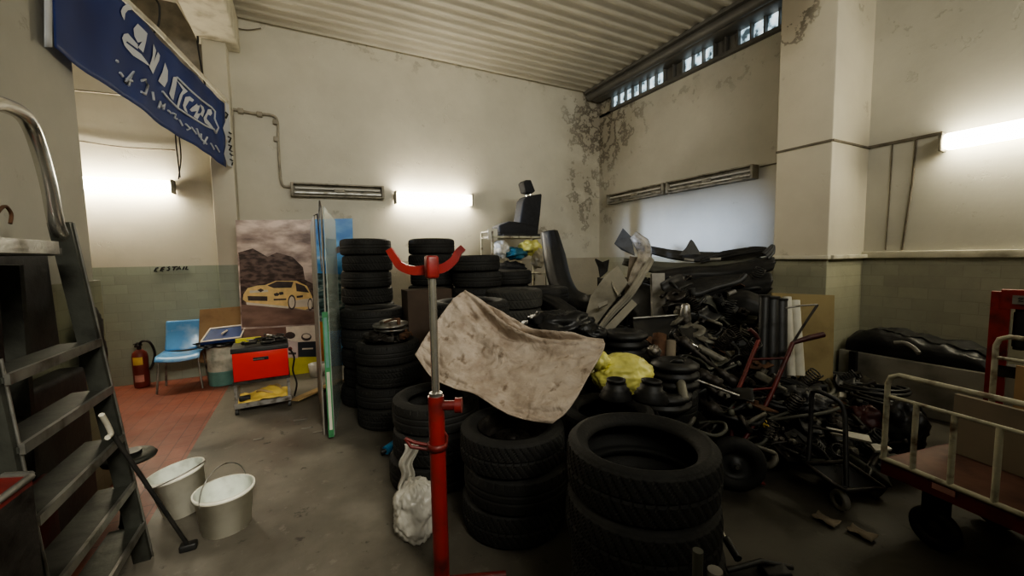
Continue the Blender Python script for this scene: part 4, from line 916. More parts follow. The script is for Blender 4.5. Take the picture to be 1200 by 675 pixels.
w = MB(); bar(w, V((-1.12, 1.75, 0)), V((-1.04, 1.85, 1.6)), .06, .03); w.make('rear_leg', 'alud', t)
for z in (.45, .95): w = MB(); bar(w, V((-1.12+.05*z, 1.78, z)), V((-1.12+.05*z, 2.43, z)), .02, .04); w.make('brace', 'alud', t)
w = MB(); w.tube(smooth_path([PX(-12, 262, -.95), PX(4, 242, -.95), PX(13, 250, -.95), PX(12, 262, -.95)], 5), .006, 6); tag(w.make('red_strap', 'rust'), 'thin dark strap looped on the ladder platform', 'strap')
w = MB(); w.box((-.93, 1.98, 1.675), (.06, .3, .016)); tag(w.make('red_rule', 'red'), 'flat red strip lying on the ladder platform', 'strip')
# black cabinet / board behind the ladder
w = MB(); w.slab([V((-1.24, 1.3, 1.70)), V((-1.24, 3.12, 1.70)), V((-1.26, 3.2, 1.12)), V((-1.26, 1.3, 1.12))], .03); tag(w.make('black_board', 'dkgrey'), 'large dark board hanging behind the upper ladder treads', 'board')
w = MB(); w.box((-1.24, 2.55, .5), (.13, 1.4, 1.0), bev=.03); tag(w.make('machine_cover', 'dkgrey'), 'dark olive machine cover standing behind the lower ladder treads', 'machine')
w = MB(); w.box((-1.19, 2.2, 1.13), (.14, .36, .26), bev=.03); tag(w.make('grey_canister', 'olive'), 'dull grey canister behind the middle ladder treads', 'canister')
w = MB(); w.box((-1.03, 2.05, .30), (.04, .2, .5), bev=.01); w.box((-1.03, 2.35, .55), (.04, .14, .3), bev=.01); tag(w.make('red_trolley', 'dkred'), 'dark red metal frame glimpsed between the lowest ladder treads', 'frame')
# red flat bar at left edge near
a, b2 = P(-25, 602, 1.02), P(37, 556, 1.16); w = MB(); sx = V((.0, 0, -.03)); n_ = V((.07, -.03, 0)); w.hexa([a-n_+sx, a+sx, b2+sx, b2-n_+sx], [a-n_, a, b2, b2-n_])
rb_ = w.make('red_box_lid', 'dkred'); tag(rb_, 'red lidded metal case end poking in at the left edge', 'case')
w = MB(); w.tube([a+V((.0, 0, -.004)), b2+V((0, 0, -.004))], .010, 6); w.tube([b2, b2-n_], .010, 6); w.make('metal_edge', 'alu', rb_)
w = MB(); cc_ = (a+b2)/2-n_*.5; w.hexa([a-n_+V((0, 0, -.5)), a+V((0, 0, -.5)), b2+V((0, 0, -.5)), b2-n_+V((0, 0, -.5))], [a-n_+sx, a+sx, b2+sx, b2-n_+sx]); w.make('case_body', 'iron', rb_)
# hose with plug on the left wall
w = MB(); w.tube(smooth_path([PX(68, 268, -1.22), PX(72, 288, -1.20), PX(84, 300, -1.2), PX(90, 325, -1.2), PX(92, 350, -1.2), PX(91, 380, -1.2)], 6), .014, 8)
w.tube(smooth_path([PX(70, 290, -1.22), PX(76, 315, -1.2), PX(82, 345, -1.2), PX(88, 378, -1.2)], 6), .009, 8)
hz = w.make('power_cable', 'black'); tag(hz, 'thick black cable with a plug hanging beside the ladder on the left wall', 'cable')
w = MB(); w.cyl(PX(70, 285, -1.22), PX(77, 296, -1.2), .035, n=14); w.make('plug', 'black', hz)
w = MB(); w.box(PX(80, 290, -1.28), (.06, .06, .09), bev=.01); tag(w.make('wall_socket', 'conduit'), 'pale wall socket behind the black plug at the left', 'socket')
w = MB(); a = PX(104, 372, -1.31); w.box(a, (.03, .10, .09), bev=.006); tag(w.make('wall_socket', 'conduit'), 'small cream socket on the tiled left wall below the plug', 'socket')
# dark soot on the lower wall, added as a raised lump
b_ = MB(); c_ = PX(108, 405, -1.25); b_.blob(c_, (.05, .13, .22), 8, .35, 2, 20); tag(b_.make('soot_lump', 'dkgrey'), 'dark soot shape on the tiled wall behind the ladder', 'bag')  # lump stands in for soot on the wall, not a bag
# wheels behind ladder
def wheel(c, r, w_, axis, label, name='trolley_wheel', hub='alu', tyre_m='black', group=None):
    c = V(c); ax = V(axis).normalized()
    t = root(name, c-V((0, 0, r*abs(1-abs(ax.z)))), label, 'wheel', group)
    F, _ = frame(c-ax*w_/2, c+ax*w_/2)
    MB().lathe([(r*.62, 0), (r*.9, 0), (r, w_*.25), (r, w_*.75), (r*.9, w_), (r*.62, w_)], F, n=36, closed=True).make('rubber_tread', tyre_m, t)
    MB().lathe([(0, w_*.1), (r*.2, w_*.05), (r*.25, w_*.25), (r*.55, w_*.3), (r*.64, w_*.1), (r*.64, w_*.9), (r*.55, w_*.7), (r*.25, w_*.75), (r*.2, w_*.95), (0, w_*.9)], F, n=30).make('hub', hub, t)
    return t
t = root('wheeled_base', (-.98, 3.1, 0), 'low black wheeled base with two round grey discs right of the ladder foot', 'trolley')
for q, z, r in (((152, 538), .30, .13), ((172, 628), .12, .10)):
    p = PX(q[0], q[1], -1.0 if z == .30 else -.93)
    w = MB(); w.lathe([(0, .0), (r*.96, .0), (r, .012), (r*.9, .03), (r*.5, .022), (r*.3, .04), (0, .04)], TR(p), n=32); dd = w.make('disc', 'alud', t)
    w = MB(); w.cyl(p+V((0, 0, .02)), p+V((0, 0, .05)), r*.45, n=20); w.make('hub', 'black', dd)
    w = MB(); w.tube([p, V((p.x-.04, p.y-.05, 0.012))], .022, 8); w.make('stem', 'black', t)
w = MB(); p1 = PX(152, 538, -1.0); p2 = PX(172, 628, -.93); w.tube([V((p1.x-.04, p1.y-.05, .03)), V((p2.x-.04, p2.y-.05, .03))], .025, 8); w.make('base_rail', 'black', t)
# stick leaning on ladder
t = root('broom_stick', PZ(222, 645), 'dark thin stick with a white hooked top leaning on the ladder', 'stick')
a = PZ(221, 640, .02); b2 = PX(124, 497, -.83)
MB().tube([a, b2], .010, 8).make('shaft', 'black', t)
MB().tube(smooth_path([PX(119, 486, -.82), PX(126, 498, -.82), PX(130, 508, -.82), PX(126, 513, -.82)], 5), .011, 8).make('hooked_tip', 'white', t)
MB().box(a, (.08, .05, .04), bev=.01).make('foot', 'black', t)

# buckets -------------------------------------------------------------
def bucket(loc, label, tilt, r0=.125, r1=.155, h=.27, handle=None):
    t = root('bucket', loc, label, 'bucket', None, tilt)
    w = MB(); w.lathe([(0, 0), (r0, 0), (r1, h), (r1+.010, h), (r1+.010, h-.02), (r1+.002, h-.022)], n=40); w.make('body', 'bucket', t, raw=True)
    w = MB(); w.lathe([(r1, h), (r1-.006, h-.01), (r0-.004, .012), (0, .012)], n=40); w.make('inside', 'bucketin', t, raw=True)
    w = MB()
    pts = [(r1+.008)*math.cos(handle[0]) for _ in (0,)]
    a0 = handle[0]; up = handle[1]
    for k in range(17):
        s_ = PI*k/16; x = (r1+.01)*math.cos(s_); y = (r1+.02)*math.sin(s_)*math.cos(up); z = h-.03+(r1+.02)*math.sin(s_)*math.sin(up)
        pts.append((x*math.cos(a0)-y*math.sin(a0), x*math.sin(a0)+y*math.cos(a0), z))
    w.tube(pts[1:], .0035, 6); w.make('handle', 'steel', t, raw=True)
    return t
p = PZ(207, 608); bucket((p.x+.03, p.y+.1, 0), 'white plastic bucket, left of the two, a little tilted, with limescale inside', (-.06, -.16, .2), .115, .145, .27, (-2.6, .25))
p = PZ(262, 630); bucket((p.x, p.y+.12, 0), 'white plastic bucket with wire handle up, right of the two', (0, 0, 0), .125, .148, .24, (.9, 1.5))

# ================================================================== RACK WITH SEAT
rk = 5.75
a, b2 = PY(577, 290, rk), PY(640, 290, rk); zt = PY(600, 277, rk).z
x0, x1 = a.x, b2.x; y0, y1 = rk, rk+.42
t = root('metal_rack', ((x0+x1)/2, rk+.2, 0), 'white metal shelf rack carrying the black car seat', 'rack')
for x in (x0, x1):
    for y in (y0, y1):
        MB().box((x, y, zt/2+.04), (.03, .03, zt+.08)).make('post', 'cream', t)
for z in (zt-.01, zt-.62, .35): MB().box(((x0+x1)/2, (y0+y1)/2, z), (x1-x0+.03, .45, .03)).make('shelf', 'cream', t)
MB().tube([(x0, y0, zt+.08), (x0, y1, zt+.08)], .012, 6).make('top_rail', 'cream', t)
# black car seat, side view facing left
sq = lambda x, y: PY(x, y, rk+.2)
t = root('vehicle_chair', sq(608, 277), 'black fabric car seat facing left on top of the rack', 'car seat')
def xbox(pts, y, wd, name, m_, par, bev=.05):
    """extrude a side-view outline along Y with rounded edges"""
    bm = bmesh.new(); vs = [bm.verts.new((p.x, y-wd/2, p.z)) for p in pts]; f = bm.faces.new(vs)
    r_ = bmesh.ops.extrude_face_region(bm, geom=[f]); bmesh.ops.translate(bm, vec=(0, wd, 0), verts=[g_ for g_ in r_['geom'] if isinstance(g_, bmesh.types.BMVert)])
    bmesh.ops.recalc_face_normals(bm, faces=bm.faces); bmesh.ops.bevel(bm, geom=list(bm.edges), offset=bev, segments=4, profile=.5, affect='EDGES')
    bm.verts.index_update(); w = MB(); w.add([v.co.copy() for v in bm.verts], [[v.index for v in f_.verts] for f_ in bm.faces], 0, True); bm.free()
    return w.make(name, m_, par)
xbox([sq(581, 276), sq(580, 265), (sq(592, 260)), sq(612, 262), sq(626, 268), sq(624, 277)], rk+.2, .3, 'seat_cushion', 'fabric', t, .03)
xbox([sq(604, 266), sq(609, 236), sq(613, 231), sq(631, 228), sq(629, 252), sq(626, 276), sq(612, 275)], rk+.2, .26, 'backrest', 'fabric', t, .03)
xbox([sq(613, 226), sq(610, 215), sq(613, 212), sq(619, 212), sq(624, 225), sq(620, 228)], rk+.2, .2, 'headrest', 'fabric', t, .018)
for dy in (-.07, .07): a = sq(619, 226); b2 = sq(620, 234); MB().cyl((a.x, a.y+dy, a.z), (b2.x, b2.y+dy, b2.z), .01, n=8).make('headrest_post', 'chrome', t)
xbox([sq(584, 278), sq(584, 275), sq(626, 275), sq(626, 278)], rk+.2, .4, 'seat_frame', 'black', t, .006)
# items on rack's second shelf
def bag(px, py, Y, rad, m_, seed, label, name='plastic_bag', cat='bag', amp=.4):
    w = MB(); w.blob(PY(px, py, Y), rad, seed, amp, 2.2, 22); return tag(w.make(name, m_), label, cat)
bag(588, 292, rk+.12, (.12, .14, .14), 'wbag', 11, 'clear plastic bag at the left of the shelf under the car seat')
bag(604, 297, rk+.05, (.19, .16, .09), 'teal', 12, 'blue bundled cloth on the shelf under the car seat', 'blue_bundle', 'cloth')
bag(621, 290, rk+.05, (.18, .14, .11), 'ybag', 13, 'pale yellow plastic bag bulging from the shelf under the car seat')
bag(630, 303, rk-.02, (.10, .12, .16), 'paper', 14, 'cream yellow bag hanging off the right end of the rack shelf')
bag(598, 316, rk+.05, (.28, .2, .12), 'fabric', 15, 'dark bag on the lower rack shelf', 'dark_bag', 'bag')
w = MB(); a = PY(577, 276, rk); w.slab([PY(572, 268, rk), PY(583, 268, rk), PY(583, 281, rk), PY(572, 281, rk)], .01); tag(w.make('notice_card', 'white'), 'small white card with dark marks at the left end of the rack', 'card')
# brown carton beneath
w = MB(); a = P(500, 350, 4.55); w.box((a.x, a.y, .62), (.5, .3, 1.24+.02), TR((0, 0, 0)), bev=.004)
tag(w.make('cardboard_box', 'cardd'), 'dark brown cardboard box standing between the tall tyre stacks', 'box')

# leaning bumper (dark) right of the rack
def ribbon(path, widths, nrm, curl=.0, th=.006, closed=False, k=8, nv=8):
    """car bumper: shell following path (smoothed), widths per point, C cross-section bulging along nrm"""
    c3 = smooth_path(path, k); N = len(c3); w = MB(); nrm = V(nrm).normalized()
    def fn(u, v):
        i = min(int(u*(N-1)), N-2) if N > 1 else 0; f_ = u*(N-1)-i; p = c3[i].lerp(c3[i+1], f_)
        tg = (c3[min(i+1, N-1)]-c3[max(i-1, 0)]); tg = tg.normalized() if tg.length > 1e-6 else V((1, 0, 0))
        sd = tg.cross(nrm).normalized(); t_ = u*(len(widths)-1); j = min(int(t_), len(widths)-2); wd = widths[j]*(1-(t_-j))+widths[j+1]*(t_-j)
        s_ = (v-.5)*2
        lip = .35*abs(s_)**4
        return p + sd*s_*wd/2 + nrm*(curl*wd*(1-s_*s_)) - nrm*lip*wd*curl + nrm*.006*math.sin(s_*9)
    w.grid(fn, N-1, nv*2); return w
def bumper(path, widths, nrm, m_, label, curl=.35, group=None, cat='bumper', name='car_bumper', th=.008):
    w = ribbon(path, widths, nrm, curl); o = w.make(name, m_, solid=th); return tag(o, label, cat, group)
NV = -FW
bumper([P(644, 271, 5.9), P(650, 300, 5.7), P(657, 330, 5.5), P(668, 352, 5.3), P(688, 360, 5.1), P(708, 352, 5.0)], [.24, .32, .32, .36, .34, .2], NV, 'black', 'long dark bumper standing upright against the wall right of the rack')
bumper([P(628, 345, 4.9), P(650, 358, 4.7), P(668, 372, 4.55), P(690, 382, 4.4)], [.1, .22, .25, .1], NV, 'black', 'black curved trim behind the black bag right of the dusty tyres')
# black wall bracket-ish piece
w = MB(); w.slab([P(698, 303, 5.8), P(706, 307, 5.8), P(714, 304, 5.8), P(712, 318, 5.75), P(704, 325, 5.7), P(702, 312, 5.75)], .04); tag(w.make('trim_piece', 'black'), 'small black plastic corner piece against the stained wall', 'car part')
# beige door trim panels
w = MB(); w.slab([P(682, 383, 4.35), P(692, 347, 4.55), P(709, 323, 4.7), P(724, 311, 4.78), P(736, 331, 4.6), P(720, 352, 4.45), P(694, 387, 4.3)], .03); o = w.make('door_panel', 'beige'); tag(o, 'beige car door trim panel leaning in the heap, the wider one', 'door panel')
w = MB(); w.slab([P(700, 356, 4.28), P(712, 352, 4.28), P(712, 356, 4.26), P(702, 361, 4.26)], .03); w.tube([P(712, 322, 4.80), P(722, 340, 4.5), P(726, 346, 4.4)], .02, 6); w.make('armrest', 'beige', o)
bumper([P(700, 389, 4.1), P(718, 366, 4.25), P(738, 345, 4.4), P(757, 315, 4.6), P(764, 303, 4.7)], [.05, .07, .08, .08, .06], NV, 'beige', 'long curved beige trim strip leaning across the door panel', .15, None, 'trim', 'trim_strip')
w = MB(); w.slab([P(705, 388, 4.0), P(716, 390, 4.0), P(746, 358, 4.2), P(740, 352, 4.25)], .02); tag(w.make('trim_strip', 'beige'), 'short straight beige trim strip at the foot of the door panel', 'trim')
w = MB(); w.slab([P(738, 300, 5.0), P(752, 302, 5.0), P(746, 330, 4.9), P(732, 345, 4.9)], .02); tag(w.make('trim_strip', 'cardg'), 'brownish trim plate between door panel and clear wrapped piece', 'trim')
# torn clear plastic wrapped piece
w = ribbon([P(742, 276, 5.0), P(752, 285, 4.95), P(756, 300, 4.9), P(748, 318, 4.8), P(738, 335, 4.7)], [.10, .20, .18, .16, .08], NV, .3)
for i, v in enumerate(w.v): w.v[i] = v + V((1, 1, 1))*.03*noise.noise(v*9)
tag(w.make('wrapped_part', 'wrap', solid=.004), 'crumpled clear plastic wrapping on a car part atop the heap', 'wrapping')
w = MB(); w.slab([P(730, 268, 5.1), P(720, 286, 5.1), P(728, 293, 5.08), P(744, 300, 5.02), P(740, 278, 5.05)], .03); tag(w.make('trim_piece', 'dkgrey'), 'pointed dark green grey plastic end sticking up at the heap left', 'car part')
# pale upright post
w = MB(); w.slab([P(764, 320, 4.5), P(779, 320, 4.5), P(780, 372, 4.35), P(765, 372, 4.35)], .06); tag(w.make('trim_board', 'greylight'), 'pale grey upright strip in the middle of the bumper heap', 'panel')
# long horizontal bumpers heap against right wall
HB = [
 ([(752, 290, 5.5), (790, 298, 5.2), (830, 301, 4.9), (870, 300, 4.6), (903, 296, 4.3)], [.12, .16, .18, .16, .1], 'dkgrey', 'long dark bumper lying topmost across the heap below the blue lit wall'),
 ([(730, 306, 5.2), (780, 314, 5.0), (830, 315, 4.7), (870, 311, 4.5), (890, 303, 4.4)], [.1, .2, .22, .16, .08], 'olive', 'long olive grey bumper just under the topmost one'),
 ([(770, 326, 4.8), (810, 322, 4.65), (850, 320, 4.5), (905, 308, 4.2)], [.2, .24, .24, .16], 'black', 'black bumper in the third layer of the heap'),
 ([(780, 343, 4.6), (820, 340, 4.4), (860, 335, 4.25), (900, 330, 4.05)], [.3, .32, .3, .24], 'black', 'wide black bumper in the middle layer of the heap'),
 ([(775, 368, 4.4), (820, 360, 4.2), (860, 365, 4.1), (900, 372, 3.9)], [.24, .3, .34, .3], 'dkgrey', 'dark grey bumper low in the heap'),
 ([(782, 360, 4.2), (815, 366, 4.1), (850, 372, 4.0), (885, 375, 3.8)], [.10, .12, .12, .1], 'olive', 'narrow olive bumper strip along the bottom of the heap'),
 ([(820, 306, 4.7), (850, 298, 4.6), (880, 293, 4.4), (897, 292, 4.3)], [.05, .1, .1, .05], 'black', 'black slim spoiler on the right top of the heap'),
 ([(848, 350, 4.1), (870, 352, 4.0), (895, 362, 3.9)], [.2, .3, .3], 'black', 'black folded plastic liner at the right of the heap'),
 ([(740, 340, 5.0), (760, 352, 4.8), (775, 380, 4.6), (780, 400, 4.4)], [.4, .5, .5, .4], 'black', 'large black wheel liner behind the pale upright strip'),
]
for pts, wd, m_, lb in HB: bumper([P(*q) for q in pts], wd, V((-.3, -.8, .45)), m_, lb, .3, 'bumpers of the heap')
w = MB(); w.slab([P(809, 281, 4.9), P(804, 290, 4.9), P(795, 299, 4.9), P(820, 298, 4.9), P(812, 284, 4.9)], .03); tag(w.make('trim_piece', 'dkgrey'), 'triangular dark fin sticking up in the middle of the heap top', 'car part')
bumper([P(897, 300, 4.2), P(903, 294, 4.2), P(906, 287, 4.2)], [.1, .1, .03], NV, 'dkgrey', 'small dark fin sticking up at the right end of the heap', .1, None, 'car part', 'trim_piece')
# backing mass under heap: stacked dark plastic crates and boxes
def crate(c, s_, label, m_='black', rz=0, group='dark crates under the bumper heap'):
    w = MB(); T = TR(c, rz); sx, sy, sz = s_
    w.box((0, 0, .01), (sx, sy, .02), T)
    for i in (-1, 1):
        for k in range(4):
            z = sz*(.12+.25*k); w.box((i*(sx/2-.01), 0, z), (.02, sy, sz*.17), T); w.box((0, i*(sy/2-.01), z), (sx, .02, sz*.17), T)
        for j in (-1, 1): w.box((i*(sx/2-.015), j*(sy/2-.015), sz/2), (.035, .035, sz), T)
    w.box((0, 0, sz*.45), (sx-.06, sy-.06, sz*.8), T)
    return tag(w.make('plastic_crate', m_), label, 'crate', group)
for k, (x, y) in enumerate([(4.35, 3.95), (5.05, 3.42), (4.35, 4.62), (5.05, 4.1), (5.05, 4.8), (5.1, 5.5), (4.4, 5.3)]):
    for j in range(3 if x > 4.5 else 2):
        crate((x, y, .40*j), (.62, .60, .39), 'dark plastic crate low inside the bumper heap', 'black', 0)
# small white/steel bits in the heap
def cylbit(p0, p1, r, m_, label, cat, name, group=None, n=10):
    w = MB(); w.cyl(p0, p1, r, n=n); return tag(w.make(name, m_), label, cat, group)
cylbit(P(802, 304, 4.55), P(813, 305.5, 4.5), .018, 'greylight', 'short pale rod in the upper heap, left of two', 'rod', 'pale_rod')
cylbit(P(832, 304, 4.45), P(845, 303.5, 4.4), .018, 'greylight', 'short pale rod in the upper heap, right of two', 'rod', 'pale_rod')
cylbit(P(853, 345, 3.95), P(862, 341, 3.95), .02, 'greylight', 'pale stub in the dark right part of the heap', 'rod', 'pale_rod')
for k, q in enumerate(([(785, 324), (788, 330), (794, 333), (800, 330), (801, 324)], [(796, 336), (800, 333), (802, 328)])):
    w = MB(); w.tube(smooth_path([P(x, y, 4.5) for x, y in q], 4), .010, 6); tag(w.make('wire_hook', 'greylight'), ('curved pale hook in the heap beside the upright strip', 'small pale hook just under the curved one')[k], 'hook')
w = MB(); w.tube(smooth_path([P(811, 338, 4.0), P(815, 345, 4.0), P(840, 337, 3.95), P(865, 330, 3.9), P(874, 322, 3.9)], 6), .03, 10); tag(w.make('coolant_hose', 'dkgrey'), 'thick dark hose bent across the middle of the heap', 'hose')
w = MB(); w.slab([P(869, 379, 3.75), P(881, 386, 3.75), P(878, 395, 3.75), P(868, 390, 3.75)], .02); o = w.make('vent_grille', 'white'); tag(o, 'small white vented piece at the right front of the heap', 'vent')
w = MB()
for k in range(3): w.tube([P(870-k*.4, 382.5+k*3, 3.735), P(879-k*.4, 387.5+k*3, 3.735)], .005, 4)
w.make('slot', 'ink', o)
w = MB(); w.slab([P(841, 412, 3.6), P(861, 411, 3.6), P(861, 422, 3.6), P(843, 423, 3.6)], .01); o = w.make('paper_tag', 'paper'); tag(o, 'cream paper tag with a ring mark lying in the parts heap', 'paper')
w = MB(); w.tube([P(846+2*math.cos(a*.5), 417+2.5*math.sin(a*.5), 3.59) for a in range(13)], .003, 4); w.make('ring_mark', 'ink', o)

# ------------------------------------------------------------------ FRONT PARTS HEAP
# support: engine-ish lumps, crates
for (x, y, l_) in ((3.2, 2.62, 0), (3.9, 2.62, 0), (3.2, 3.27, 0), (3.9, 3.27, 0), (3.2, 3.92, 0), (3.55, 4.6, 0), (3.2, 3.27, .37), (3.9, 3.27, .37), (3.2, 3.92, .37), (3.9, 2.62, .37)):
    crate((x, y, l_), (.62, .58, .36), 'dark plastic crate low inside the parts heap', 'dkgrey', 0, 'dark crates under the parts heap')
# rubber bellows/coil springs
def bellows(p, r, h, n_, label, m_='black'):
    prof = [(0, 0), (r*.9, 0)]
    for k in range(n_):
        z = h*(k+.5)/n_; prof += [(r*.82, h*k/n_+.004), (r, z-.2*h/n_), (r, z+.2*h/n_), (r*.82, h*(k+1)/n_-.004)]
    prof += [(r*.8, h), (r*.6, h+.005), (r*.55, h-.02), (0, h-.02)]
    w = MB(); w.lathe(prof, TR((p.x, p.y, p.z)), n=32); return tag(w.make('rubber_bellows', m_), label, 'rubber part', 'ribbed rubber rings in the parts heap')
p = P(732, 424, 3.45); bellows(p, .19, .27, 4, 'tall stack of glossy black rubber rings behind the yellow bag')
p = P(790, 452, 2.95); bellows(p, .17, .19, 3, 'glossy black rubber rings behind the nearest tyre stack')
p = P(775, 475, 2.85); bellows(V((p.x, p.y, p.z)), .20, .12, 2, 'wide black rubber ring under the shorter ring stack')
for q, s_ in (((732, 430), .7), ((785, 470), .6), ((765, 480), .5)):
    p = P(q[0], q[1], 3.4 if q[0] == 732 else 2.9)
tyre((P(732, 440, 3.45).x, P(732, 440, 3.45).y, .0), 'black tyre lowest beneath the glossy rubber rings', 'tyres under the rubber rings', 2, 1.0)
for k in range(1, 4): tyre((P(732, 440, 3.45).x+.02*k, P(732, 440, 3.45).y, .2*k), 'black tyre stacked beneath the glossy rubber rings', 'tyres under the rubber rings', 2, 1.0)
for k in range(3): tyre((2.36, 2.06, .2*k), 'small black tyre under the shorter ring stack', 'tyres under the shorter rings', 2, .68)

def driveshaft(p0, p1, label, m_='iron', r=.018, group='drive shafts in the parts heap'):
    F, L = frame(V(p0), V(p1)); w = MB()
    w.lathe([(0, 0), (.02, 0), (.02, .05), (.05, .06), (.052, .11), (.04, .13), (.045, .14), (.033, .16), (.036, .17), (.025, .20), (r, .21), (r, L-.2), (.028, L-.19), (.038, L-.15), (.03, L-.14), (.045, L-.11), (.05, L-.04), (.02, L-.03), (.018, L), (0, L)], F, n=20)
    return tag(w.make('drive_shaft', m_), label, 'drive shaft', group)
def strut(p0, p1, label, group='shock absorbers in the parts heap', body='iron', spring=True):
    p0, p1 = V(p0), V(p1); F, L = frame(p0, p1); t = root('shock_absorber', p0, label, 'shock absorber', group)
    MB().lathe([(0, 0), (.03, 0), (.032, .02), (.032, L*.55), (.026, L*.57), (0, L*.57)], F, n=18).make('body', body, t)
    MB().cyl(F @ V((0, 0, L*.55)), F @ V((0, 0, L)), .010, n=12).make('piston_rod', 'chrome', t)
    if spring:
        MB().tube([F @ V((.055*math.cos(a*.5), .055*math.sin(a*.5), L*.42+L*.5*a/96)) for a in range(97)], .008, 6).make('coil_spring', 'black', t)
        MB().lathe([(.03, L*.40), (.07, L*.40), (.072, L*.42), (.03, L*.43)], F, n=20, closed=True).make('spring_seat', 'black', t)
    MB().lathe([(0, L-.02), (.045, L-.02), (.05, L), (.03, L+.015), (0, L+.015)], F, n=18).make('top_mount', 'black', t)
    return t
strut(P(861, 430, 3.3), P(787, 390, 3.5), 'long pale shock absorber tube slanting across the parts heap', body='dmetal', spring=False)
driveshaft(P(790, 392, 3.4), P(868, 455, 3.1), 'long dark drive shaft slanting beside the pale shock absorber')
strut(P(840, 462, 3.0), P(795, 420, 3.2), 'coil sprung shock absorber below the slanting shaft')
strut(P(802, 470, 2.7), P(793, 425, 2.9), 'upright thin shock absorber with shining rod behind the nearest tyres', body='dmetal', spring=False)
cylbit(P(815, 445, 2.9), P(866, 464, 2.85), .010, 'steel', 'bright steel rod lying across the front of the parts heap', 'rod', 'steel_rod')
driveshaft(P(810, 432, 3.1), P(850, 455, 3.0), 'dark drive shaft above the bright steel rod')
driveshaft(P(820, 470, 2.9), P(870, 500, 2.8), 'dark drive shaft low in front of the parts heap')
strut(P(895, 460, 3.3), P(862, 418, 3.5), 'dark coil sprung absorber right of the cream paper tag')
cylbit(P(771, 430, 3.2), P(773, 392, 3.3), .055, 'rust', 'upright rusty brown canister in the parts heap', 'canister', 'oil_canister', None, 20)
cylbit(P(785, 432, 3.15), P(786, 400, 3.25), .04, 'cardg', 'upright tan cylinder beside the rusty canister', 'canister', 'oil_canister', None, 20)
w = MB(); w.blob(P(766, 412, 3.1), (.05, .05, .05), 4, .3, 3, 14); tag(w.make('pump_housing', 'steel'), 'pale rounded metal housing left of the rusty canister', 'car part')
w = MB(); w.slab([P(796, 384, 3.7), P(828, 386, 3.65), P(840, 425, 3.4), P(806, 410, 3.5)], .02); tag(w.make('plastic_cover', 'black'), 'large flat black cover standing in the middle of the parts heap', 'cover')
w = MB(); w.slab([P(742, 374, 3.9), P(796, 370, 3.9), P(800, 392, 3.7), P(748, 400, 3.7)], .05); tag(w.make('plastic_cover', 'black'), 'black box lid with a worn top edge left of the large flat cover', 'cover')
w = MB(); w.tube([P(742, 373, 3.88), P(770, 371, 3.88), P(796, 369, 3.88)], .012, 6); tag(w.make('metal_strip', 'alu'), 'thin worn metal strip along the top of the black box lid', 'strip')
w = MB(); w.lathe([(0, 0), (.05, 0), (.055, .03), (.04, .16), (.03, .18), (0, .18)], TR(P(803, 378, 3.8)), n=18); tag(w.make('glass_jar', 'steel'), 'small shiny jar on top of the black cover', 'jar')
random.seed(21)
